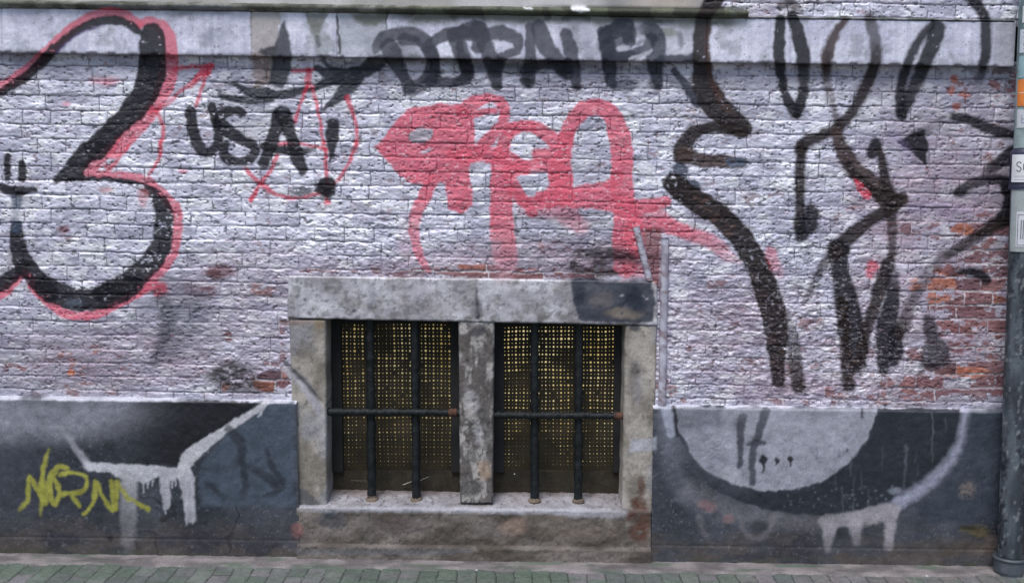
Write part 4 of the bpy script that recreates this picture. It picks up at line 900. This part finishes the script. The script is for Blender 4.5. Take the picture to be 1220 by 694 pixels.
# dark cavity box round the lit room so that no daylight leaks in
m = mb(); ax, _ = W(350, 400, 0); bx2, _ = W(782, 400, 0); zt_ = W(560, 372)[1]; zb_ = W(560, 590, .2)[1]
add_box(m, ax - .05, bx2 + .05, .30, .32, zb_ - .2, zt_ + .1); add_box(m, ax - .05, bx2 + .05, .165, .30, zt_ + .08, zt_ + .1); add_box(m, ax - .05, bx2 + .05, .205, .30, zb_ - .2, zb_ - .18)
add_box(m, ax - .05, ax - .03, .21, .299, zb_ - .178, zt_ + .078); add_box(m, bx2 + .03, bx2 + .05, .21, .299, zb_ - .178, zt_ + .078)
mesh_np('window_recess', m[0], m[1], M_dark, root, smooth=False)
# solid core behind the masonry skins
m = mb(); add_box(m, -3.3, ax + .02, .03, .4, GZ - .1, z_l + .9); add_box(m, bx2 - .02, 3.3, .03, .4, GZ - .1, z_l + .9); add_box(m, ax + .02, bx2 - .02, .03, .4, zt_ + .11, z_l + .9)
mesh_np('wall_core', m[0], m[1], M_dark, root, smooth=False)

# ------------------------------------------------------------------ conduits beside the window
def strip(name, label, p0, p1, wpx, seed):
    a = W(p0[0], p0[1], -.02); b = W(p1[0], p1[1], -.02); w_ = wpx / 284 / 2; n = 60
    V = []; F = []; prof = [(-1, 0), (-1, -.6), (-.55, -1), (.55, -1), (1, -.6), (1, 0)]; rg = random.Random(seed)
    cols = []
    for k in range(n + 1):
        t = k / n; x = a[0] + (b[0] - a[0]) * t + rg.uniform(-1, 1) * .0007; z = a[1] + (b[1] - a[1]) * t
        for (u, v) in prof: V.append((x + u * w_ * (1 + rg.uniform(-.06, .06)), v * .022 + rg.uniform(-1, 1) * .0008 - .002, z))
    m_ = len(prof)
    for k in range(n):
        for j in range(m_ - 1): F.append([k * m_ + j, k * m_ + j + 1, (k + 1) * m_ + j + 1, (k + 1) * m_ + j])
    F.append(list(range(m_))); F.append([n * m_ + j for j in range(m_)][::-1])
    V = np.array(V); px, py = PIX(V[:, 0], V[:, 1], V[:, 2])
    base = mix(C(.33, .30, .36), C(.56, .55, .64), sst(.3, .65, fbm(V[:, 0] / .02, V[:, 2] / .03, 4, seed))[:, None])
    base = mix(base, C(.20, .10, .10), sst(.6, .7, fbm(V[:, 0] / .02, V[:, 2] / .015, 3, seed + 3))[:, None] * .7)
    o = mesh_np(name, V, F, M_stone, None, base, True, np.full(len(V), .5))
    return tag(o, label, 'conduit', 'silver-painted conduits beside the window')
strip('conduit', 'long upright silver-painted conduit running down the bricks right of the window', (793, 283), (789, 486), 9, 3)
strip('conduit', 'short leaning silver-painted conduit ending on the right end of the lintel', (758, 270), (774, 334), 8, 9)

# ------------------------------------------------------------------ downpipe on the right
px0, pz0 = W(1203, 660, -.10); PIPE_R = .047
pt = W(1226, 0, -.10); pbm = W(1203, 655, -.10)
pr = thing('drainpipe', 'grey green downpipe with flaking paint and stickers at the right end of the wall', 'drainpipe', (pbm[0], -.10, ground(pbm[0])))
def pipe_mesh(name, p0, p1, r0, r1, mat, parent, colf, seg=40, rings=160, rel=.0006, closed=True, seed=0, lips=None):
    V = []; P0 = np.array(p0); P1 = np.array(p1); T = (P1 - P0) / np.linalg.norm(P1 - P0)
    u = np.array([1, 0, 0]) - T * T[0]; u /= np.linalg.norm(u); v = np.cross(T, u)
    t = np.linspace(0, 1, rings + 1)[:, None]; a = np.linspace(0, 2 * np.pi, seg, endpoint=False)[None, :]
    rr = r0 + (r1 - r0) * t + 0 * a
    if lips is not None: rr = rr + lips(t)
    A = a + 0 * t; TT = t + 0 * a; L = np.linalg.norm(P1 - P0)
    rr = rr + (fbm(A * 3, TT * L / .03, 3, seed) - .5) * rel * 2
    V = P0 + (P1 - P0) * TT[..., None] + u * (np.cos(A) * rr)[..., None] + v * (np.sin(A) * rr)[..., None]
    V = V.reshape(-1, 3)
    i = np.arange(rings)[:, None]; j = np.arange(seg)[None, :]; j2 = (j + 1) % seg
    F = np.stack([i * seg + j, i * seg + j2, (i + 1) * seg + j2, (i + 1) * seg + j], -1).reshape(-1, 4)
    n = len(V); V = np.concatenate([V, [P0], [P1]])
    Fl = F.tolist() + [[n, j_, (j_ + 1) % seg] for j_ in range(seg)][::1] + [[n + 1, rings * seg + (j_ + 1) % seg, rings * seg + j_] for j_ in range(seg)]
    c = colf(np.append(A.ravel(), [0, 0]), V[:, 2]); 
    return mesh_np(name, V, Fl, mat, parent, c)
def pipe_c(a, z):
    b = mix(C(.040, .050, .062), C(.105, .125, .145), sst(.3, .7, fbm(a * 1.5, z / .15, 4, 201))[:, None])
    fl = sst(.52, .60, fbm(a * 4, z / .02, 4, 203, .65)) * sst(.38, .6, fbm(a * .9 + 4, z / .5, 2, 205))
    b = mix(b, C(.018, .018, .028), (fl * .9)[:, None])
    return mix(b, C(.40, .42, .43), (sst(.66, .72, fbm(a * 5, z / .03, 3, 207)) * .35)[:, None])
zg = ground(pbm[0])
tp = W(1235, -190, -.10)
z175 = W(1219, 176, -.1); z228 = W(1218, 222, -.10)
low = (pbm[0], -.10, zg + .02)
def on_pipe(zz):          # centre of the pipe at height zz
    t = (zz - low[2]) / (tp[1] - low[2]); return low[0] + (tp[0] - low[0]) * t
pipe_mesh('pipe', low, (on_pipe(z228[1]), -.10, z228[1]), PIPE_R, PIPE_R, M_pipe, pr, pipe_c, seed=1, rings=260)
up_c = lambda a, z: mix(C(.13, .19, .20), C(.32, .40, .40), sst(.35, .65, fbm(a * 1.5, z / .1, 4, 211))[:, None])
pipe_mesh('pipe', (on_pipe(z228[1]), -.10, z228[1]), (tp[0], -.10, tp[1]), .042, .042, M_pipe, pr, up_c, seed=2, rings=200)
pipe_mesh('collar', (on_pipe(z228[1] - .01), -.10, z228[1] - .012), (on_pipe(z175[1]), -.10, z175[1]), .0535, .0535, M_pipe, pr, lambda a, z: mix(C(.02, .022, .05), C(.05, .05, .09), fbm(a * 2, z / .05, 3, 215)[:, None]), rings=30,
          lips=lambda t: .0035 * (np.exp(-((t - .05) / .05) ** 2)) - .012 * sst(.88, 1, t))
pipe_mesh('foot_socket', (low[0] - .001, -.10, zg - .01), (low[0], -.10, zg + .085), .060, .060, M_pipe, pr, lambda a, z: mix(C(.055, .065, .08), C(.12, .14, .16), fbm(a * 2, z / .03, 4, 217)[:, None]), rings=40,
          lips=lambda t: .006 * np.exp(-((t - .9) / .07) ** 2) - .004 * np.exp(-((t - .2) / .08) ** 2) + .004 * sst(.1, 0, t), rel=.0015)
# stickers: curved skins hugging the pipe, with their writing
def sticker(name, z0, z1, a0, a1, r, col, label=None, glyphs=None, gcol=(.02, .02, .03), seed=0, torn=0.0):
    n = 26; k = 10; rg = random.Random(seed); V = []; F = []
    for i in range(k + 1):
        zz = z0 + (z1 - z0) * i / k; cx = on_pipe(zz)
        for j in range(n + 1):
            e0 = a0 + rg.uniform(-1, 1) * torn; a = e0 + (a1 - e0) * j / n
            V.append((cx + math.sin(a) * r, -.10 - math.cos(a) * r, zz))
    for i in range(k):
        for j in range(n): q = i * (n + 1) + j; F.append([q, q + 1, q + n + 2, q + n + 1])
    nb = len(V)
    ic = [tuple(v) for v in V]; V = ic + [(x + (on_pipe(z) - x) * .012, y + (-.10 - y) * .012, z) for x, y, z in ic]
    F2 = [[v + nb for v in f][::-1] for f in F]
    o = mesh_np(name, V, F + F2, surf('sticker_paper', .55, 0, 160, .12, .1, .001, col=col), pr)
    if label: o['label'] = label
    if glyphs:
        for gi, (kind, gz0, gz1, ga0, ga1, lw) in enumerate(glyphs):
            GV = []; GF = []
            def seg(u0, v0, u1, v1, w_=lw):
                m_ = 8; n0 = len(GV); du, dv = u1 - u0, v1 - v0; H_ = (gz1 - gz0); Wd = (ga1 - ga0) * r; L = math.hypot(du * Wd, dv * H_) + 1e-6
                nx_, nv_ = -dv * H_ / L, du * Wd / L
                for s_ in range(m_ + 1):
                    t = s_ / m_; u = u0 + du * t; v = v0 + dv * t
                    for sg in (-1, 1):
                        a = ga0 + (ga1 - ga0) * u + sg * nx_ * w_ / r; zz = gz0 + H_ * v + sg * nv_ * w_
                        GV.append((on_pipe(zz) + math.sin(a) * (r + .0006), -.10 - math.cos(a) * (r + .0006), zz))
                for s_ in range(m_): q = n0 + s_ * 2; GF.append([q, q + 1, q + 3, q + 2])
            for (u0, v0, u1, v1) in GLY[kind]: seg(u0, v0, u1, v1)
            if not GV: continue
            g = mesh_np('lettering', GV, GF, surf('ink', .6, 0, 100, .1, 0, .001, col=gcol), o, smooth=False)
    return o
GLY = {'S': [(.95, .85, .7, 1), (.7, 1, .3, 1), (.3, 1, .05, .82), (.05, .82, .1, .62), (.1, .62, .5, .5), (.5, .5, .9, .38), (.9, .38, .95, .18), (.95, .18, .7, 0), (.7, 0, .3, 0), (.3, 0, .05, .15)],
       'C': [(1, .85, .7, 1), (.7, 1, .3, 1), (.3, 1, .05, .75), (.05, .75, .05, .25), (.05, .25, .3, 0), (.3, 0, .7, 0), (.7, 0, 1, .15)],
       'line': [(0, .5, 1, .5)], 'box': [(0, 0, 0, 1), (0, 1, 1, 1), (0, 0, 1, 0)], 'I': [(.5, 0, .5, 1)], 'v': [(0, 1, .5, 0), (.5, 0, 1, 1)], 'b': [(0, 0, 0, 1), (0, .5, 1, .5), (1, .5, 1, 0), (1, 0, 0, 0)]}
zz = lambda y: W(1216, y, -.15)[1]
sticker('sticker', zz(217), zz(184), -1.35, .9, .0575, (.72, .72, .74), 'white sticker with black capital letters at the collar',
        [('S', zz(204), zz(193), -.95, -.62, .0016), ('C', zz(204), zz(193), -.50, -.15, .0016), ('line', zz(211), zz(209), -1.1, .2, .0005), ('line', zz(215), zz(213), -1.1, .1, .0004)], seed=1)
sticker('sticker', zz(300), zz(222), -1.4, .7, .0515, (.38, .42, .42), 'pale blank sticker above the flaking paint', seed=2, torn=.04)
sticker('sticker', zz(294), zz(252), -.85, .9, .0530, (.66, .67, .72), 'small bordered sticker on the pale sticker',
        [('box', zz(292), zz(256), -.74, .5, .0009), ('I', zz(285), zz(262), -.55, -.45, .0012), ('I', zz(285), zz(262), -.4, -.3, .0012)], seed=3)
sticker('sticker', zz(26), zz(6), -1.1, .9, .0437, (.70, .68, .70), 'white sticker with dark red and black letters near the top', [('b', zz(24), zz(13), -.75, -.4, .0016), ('v', zz(22), zz(12), -.35, .05, .0014)], (.10, .02, .05), seed=4)
sticker('sticker', zz(62), zz(34), -1.3, .9, .0437, (.62, .66, .72), 'pale blue printed sticker', [('S', zz(58), zz(50), -.9, -.6, .0009), ('b', zz(58), zz(50), -.5, -.25, .0009), ('line', zz(44), zz(42), -1, .2, .0007), ('line', zz(39), zz(37), -1, .1, .0007)], (.15, .18, .3), seed=5)
sticker('sticker', zz(92), zz(66), -1.35, .9, .0437, (.30, .45, .48), 'blue green sticker', None, seed=6, torn=.05)
sticker('sticker', zz(126), zz(94), -1.35, 1.0, .044, (.72, .22, .05), 'orange sticker', [('line', zz(112), zz(108), -1.2, .3, .0014)], (.8, .6, .5), seed=7)
sticker('sticker', zz(152), zz(130), -1.3, .8, .0437, (.62, .64, .68), 'narrow white sticker with small blue letters', [('b', zz(146), zz(137), -.8, -.5, .001), ('S', zz(146), zz(137), -.4, -.1, .001)], (.1, .14, .3), seed=8)
# marker handwriting running up the pipe
hw = mb(); V = []; F = []; rgm = random.Random(3)
def ink(pts, w_=.0011):
    for (y0, a0), (y1, a1) in zip(pts[:-1], pts[1:]):
        z0_, z1_ = zz(y0), zz(y1); n0 = len(V); dz, da = z1_ - z0_, (a1 - a0) * PIPE_R; L = math.hypot(dz, da) + 1e-6
        for t in (0, 1):
            z_ = z0_ + dz * t; a_ = a0 + (a1 - a0) * t
            for sg in (-1, 1):
                aa = a_ + sg * dz / L * w_ / PIPE_R; z2 = z_ - sg * da / L * w_
                V.append((on_pipe(z2) + math.sin(aa) * (PIPE_R + .0016), -.10 - math.cos(aa) * (PIPE_R + .0016), z2))
        F.append([n0, n0 + 1, n0 + 3, n0 + 2])
yb = 427
for ch in 'SamWoolfoz':
    g = {'S': [(0, .3), (0, -.0), (3, -.1), (3.5, .3), (6, .3), (6, -.1)], 'a': [(0, .3), (3, .0), (5, .3), (3, .4), (0, .3), (5, .35), (5.5, .4)], 'm': [(0, .35), (0, .05), (2.5, .1), (2.5, .35), (2.5, .1), (5, .1), (5, .35)],
         'W': [(0, -.1), (2, .35), (3.5, .05), (5, .35), (7, -.1)], 'o': [(0, .2), (2, .05), (4, .2), (2, .35), (0, .2)], 'l': [(1, -.15), (1, .35)], 'f': [(3, -.1), (1, -.05), (1, .45), (0, .15), (3, .15)], 'z': [(0, .05), (4, .05), (0, .35), (4, .38)]}[ch]
    ink([(yb - q[0] * 1.25, q[1] * .8 - .12) for q in g]); yb -= (max(q[0] for q in g) + 1.4) * 1.25
mesh_np('handwriting', V, F, surf('marker_ink', .5, 0, 100, .1, 0, .001, col=(.012, .012, .02)), pr, smooth=False)
# red enamel tag on the plinth to the right of the pipe
m = mb(); rx0, rz0 = W(1216.5, 586, -.045); rx1, rz1 = W(1246, 556, -.045); add_box(m, rx0, rx1, -.048, -.036, rz0, rz1)
o = mesh_np('small_sign', m[0], m[1], surf('red_enamel', .4, 0, 90, .15, .1, .001, col=(.60, .05, .03)), None, smooth=False)
bv = o.modifiers.new('bevel', 'BEVEL'); bv.width = .002; bv.segments = 2
tag(o, 'small plain red plate on the plinth just right of the downpipe', 'sign')

# ------------------------------------------------------------------ pavement and ground
def sheet(name, x0, x1, y0, y1, dz, mat, n=1):
    V = [(x0, y0, ground(x0) + dz), (x1, y0, ground(x1) + dz), (x1, y1, ground(x1) + dz), (x0, y1, ground(x0) + dz)]
    return tag(mesh_np(name, V, [[0, 1, 2, 3]], mat, None, smooth=False), kind='structure')
M_ground = surf('street_ground', .9, 0, 60, .3, .3, .004, col=(.10, .10, .095))
sheet('ground', -400, 400, -400, 3, -.045, M_ground)
# pavers: long sides square to the wall, running bond
xs = np.concatenate([np.arange(-2.9, 2.9, .0045)]); ys = np.concatenate([np.arange(-1.7, -.75, .012), np.arange(-.75, -.045, .005)])
X, Y = np.meshgrid(xs, ys)
PW, PL = .078, .205
u = X / PW + (fbm(X / .3, Y / .3, 2, 301) - .5) * .35 + (fbm(X / .03, Y / .03, 2, 303) - .5) * .10; cI = np.floor(u).astype(int)
off = ((np.sin(cI * 12.98) * 43758.5) % 1.0) * .25 + (cI % 2) * .5
vv = Y / PL + off + (fbm(X / .05, Y / .05, 2, 305) - .5) * .04; rI = np.floor(vv).astype(int)
du = np.minimum(u - cI, 1 - (u - cI)) * PW; dv = np.minimum(vv - rI, 1 - (vv - rI)) * PL; dd = np.minimum(du, dv)
h1 = (np.sin(cI * 12.9898 + rI * 78.233) * 43758.5453) % 1.0; h2 = (np.sin(cI * 39.3 + rI * 11.7) * 24634.63) % 1.0
fc = sst(.0006, .0035, dd)
Zz = (-SLOPE * X + GZ) + (fc - 1) * .005 + (h1 - .5) * .005 * fc + (fbm(X / .03, Y / .03, 4, 307) - .5) * .003 + (fbm(X / .6, Y / .5, 2, 309) - .5) * .010
px, py = PIX(X, Y, Zz)
base = mix(C(.15, .17, .16), C(.23, .22, .23), sst(.35, .75, h2)[..., None]); base = mix(base, C(.165, .215, .165), (sst(.5, .8, h1) * .6)[..., None])
base = mix(base, C(.27, .21, .225), (sst(800, 1000, px) * sst(.3, .7, fbm(X / .1, Y / .1, 3, 311)) * .6)[..., None])
mossy = sst(.45, .65, fbm(X / .25, Y / .15, 4, 313)) * (1 - sst(850, 1050, px) * .7); base = mix(base, C(.12, .175, .125), (mossy * .6)[..., None])
base = mix(C(.045, .05, .045), base, fc[..., None]); base = base * (.55 + .42 * fbm(X / .012, Y / .012, 3, 315))[..., None]
V = np.stack([X, Y, Zz], -1).reshape(-1, 3)
tag(mesh_np('pavement', V, grid_faces(len(xs), len(ys)), M_pave, None, base.reshape(-1, 3)), kind='structure')
# mortar strip between pavers and wall
xs = np.arange(-2.9, 2.9, .006); ys = np.array([-.150, -.142, -.134, -.125, -.11, -.095, -.08, -.065, -.05, -.035, -.02, .0])
X, Y = np.meshgrid(xs, ys); e = (fbm(X / .12, X * 0 + 2, 4, 321) - .5) * .05
Y = Y + e * sst(-.05, -.14, Y)
ed = sst(-.150, -.125, np.repeat(ys[:, None], len(xs), 1))
gp = sst(.5, .6, fbm(X / .35, X * 0 + 5, 2, 323))
Zz = -SLOPE * X + GZ - .012 + (ed * .020) + (fbm(X / .03, Y / .03, 4, 325) - .5) * .006 + sst(-.07, -.03, Y) * .004
base = mix(C(.13, .118, .118), C(.24, .215, .215), sst(.35, .65, fbm(X / .1, Y / .05, 4, 327))[..., None])
base = mix(base, C(.08, .12, .085), (sst(.55, .7, fbm(X / .2, Y / .05, 3, 329)) * .7)[..., None])
V = np.stack([X, Y, Zz], -1).reshape(-1, 3)
tag(mesh_np('mortar_strip', V, grid_faces(len(xs), len(ys)), M_pave, None, base.reshape(-1, 3)), kind='structure')

# ------------------------------------------------------------------ small things on the ground and sill
def gpt(px_, py_):           # photo pixel -> point on the pavement
    a = (px_ - 610) / FPX; u_ = (347 - py_) / FPX; d = Vector((a, CT + ST * u_, -ST + CT * u_))
    t = (GZ - CH) / (d.z + SLOPE * d.x); return Vector((d.x * t, -CD + d.y * t, CH + d.z * t))
def lump(name, label, cat, px_, py_, sx, sy, sz, col, seed, group=None, lift=0.0, at=None, rough=.8):
    p = at or gpt(px_, py_); rg = random.Random(seed); V = []; F = []; n, k = 14, 8
    for i in range(k + 1):
        ph = math.pi * i / k
        for j in range(n):
            a = 2 * math.pi * j / n; r = 1 + .28 * math.sin(3 * a + seed) * math.sin(ph) + rg.uniform(-.12, .12)
            V.append((math.cos(a) * math.sin(ph) * sx * r, math.sin(a) * math.sin(ph) * sy * r, (math.cos(ph) * .5 + .5) * sz * (1 + .2 * math.sin(2 * a + seed)) ))
    for i in range(k):
        for j in range(n): F.append([i * n + j, (i + 1) * n + j, (i + 1) * n + (j + 1) % n, i * n + (j + 1) % n])
    o = mesh_np(name, V, F, surf(name, rough, 0, 120, .3, .5, .002, col=col), None); o.location = (p.x, p.y, p.z + lift); o.rotation_euler.z = rg.uniform(0, 3)
    return tag(o, label, cat, group)
lump('paper_scrap', 'crumpled white scrap on the pavement in front of the right window jamb', 'litter', 758, 673, .013, .007, .007, (.8, .8, .8), 1)
lump('paper_scrap', 'tiny white speck of litter on the pavers left below the weed', 'litter', 420, 674, .0035, .003, .004, (.8, .8, .8), 2)
lump('paper_scrap', 'tiny white speck of litter just below the middle of the window', 'litter', 568, 679, .004, .003, .004, (.8, .8, .82), 3)
lump('paper_scrap', 'white scrap on the pavers near the downpipe', 'litter', 1104, 686, .006, .005, .005, (.8, .8, .8), 4)
lump('paper_scrap', 'flattened pale scrap on the pavers at the far left', 'litter', 11, 667, .014, .007, .004, (.40, .46, .44), 5)
lump('foam_piece', 'rounded white piece of foam against the foot of the downpipe', 'litter', 1216, 671, .022, .02, .03, (.78, .78, .8), 6)
lump('stone', 'black rounded stone left of the foot of the downpipe', 'stone', 1179, 671, .021, .02, .032, (.012, .012, .014), 7)
lump('pebble', 'black pebble with a pointed top at the wall foot below the mullion', 'pebble', 567, 665, .010, .008, .018, (.012, .012, .014), 8)
lump('leaf_scrap', 'flat black scrap at the wall foot right of the pointed pebble', 'litter', 606, 666, .018, .008, .007, (.015, .013, .012), 9)
lump('leaf_scrap', 'small black scrap at the wall foot between the left window and the weed', 'litter', 492, 662, .012, .006, .006, (.015, .013, .012), 10)
lump('pebble', 'small dark pebble at the edge of the mortar strip below the left window', 'pebble', 438, 670, .006, .005, .006, (.02, .02, .02), 11)
def weed(px_, py_):
    p = gpt(px_, py_); rg = random.Random(5); V = []; F = []
    for i in range(110):
        a = rg.uniform(0, 2 * math.pi); r0 = rg.uniform(0, .022); h = rg.uniform(.008, .034); L = rg.uniform(.006, .013); wd = L * .4
        c = Vector((math.cos(a) * r0 * 1.5, math.sin(a) * r0 * .6, h * (1 - r0 * 15 * .3))); d = Vector((math.cos(a), math.sin(a), rg.uniform(-.3, .8))).normalized(); s = d.cross(Vector((0, 0, 1))).normalized() * wd
        n = len(V); V += [tuple(c - d * L * .5), tuple(c + s), tuple(c + d * L), tuple(c - s)]; F.append([n, n + 1, n + 2, n + 3])
        if i % 3 == 0:
            n = len(V); b = Vector((0, 0, 0)); V += [(.0008, 0, 0), (-.0008, 0, 0), tuple(c + Vector((-.0004, 0, 0))), tuple(c + Vector((.0004, 0, 0)))]; F.append([n, n + 1, n + 2, n + 3])
    o = mesh_np('weed', V, F, surf('weed_leaf', .6, 0, 90, .35, .1, .001, col=(.12, .15, .035)), None, smooth=False); o.location = p + Vector((0, .015, .004))
    tag(o, 'small yellow green weed growing at the wall foot below the left window', 'weed')
weed(517, 663)
# straw and bits on the left sill
def twig(px0_, py0_, px1_, py1_, Y0, label, seed, r=.0016, col=(.35, .32, .27)):
    a = W(px0_, py0_, Y0); b = W(px1_, py1_, Y0)
    V, F = bar_mesh((a[0], Y0, a[1]), (b[0], Y0 + .01, b[1]), r, r * .6, seed, 6, 10, .0006)
    o = mesh_np('twig', V, F, surf('dry_straw', .8, 0, 90, .2, .2, .001, col=col), None)
    return tag(o, label, 'twig', 'dry straws on the window sill')
twig(480, 577, 493, 573, .085, 'thick pale straw lying against the foot of the second bar', 1, .0026)
twig(500, 572, 511, 568, .095, 'pale straw poking out right of the second bar of the left window', 2, .0018)
twig(418, 572, 437, 573, .09, 'thin brown straw left of the first bar of the left window', 3, .0013, (.16, .14, .10))
lump('paper_scrap', 'tiny white speck on the sill of the right window', 'litter', 0, 0, .004, .003, .004, (.7, .7, .7), 12, at=Vector((W(613, 565, .09)[0], .095, W(613, 565, .09)[1])))
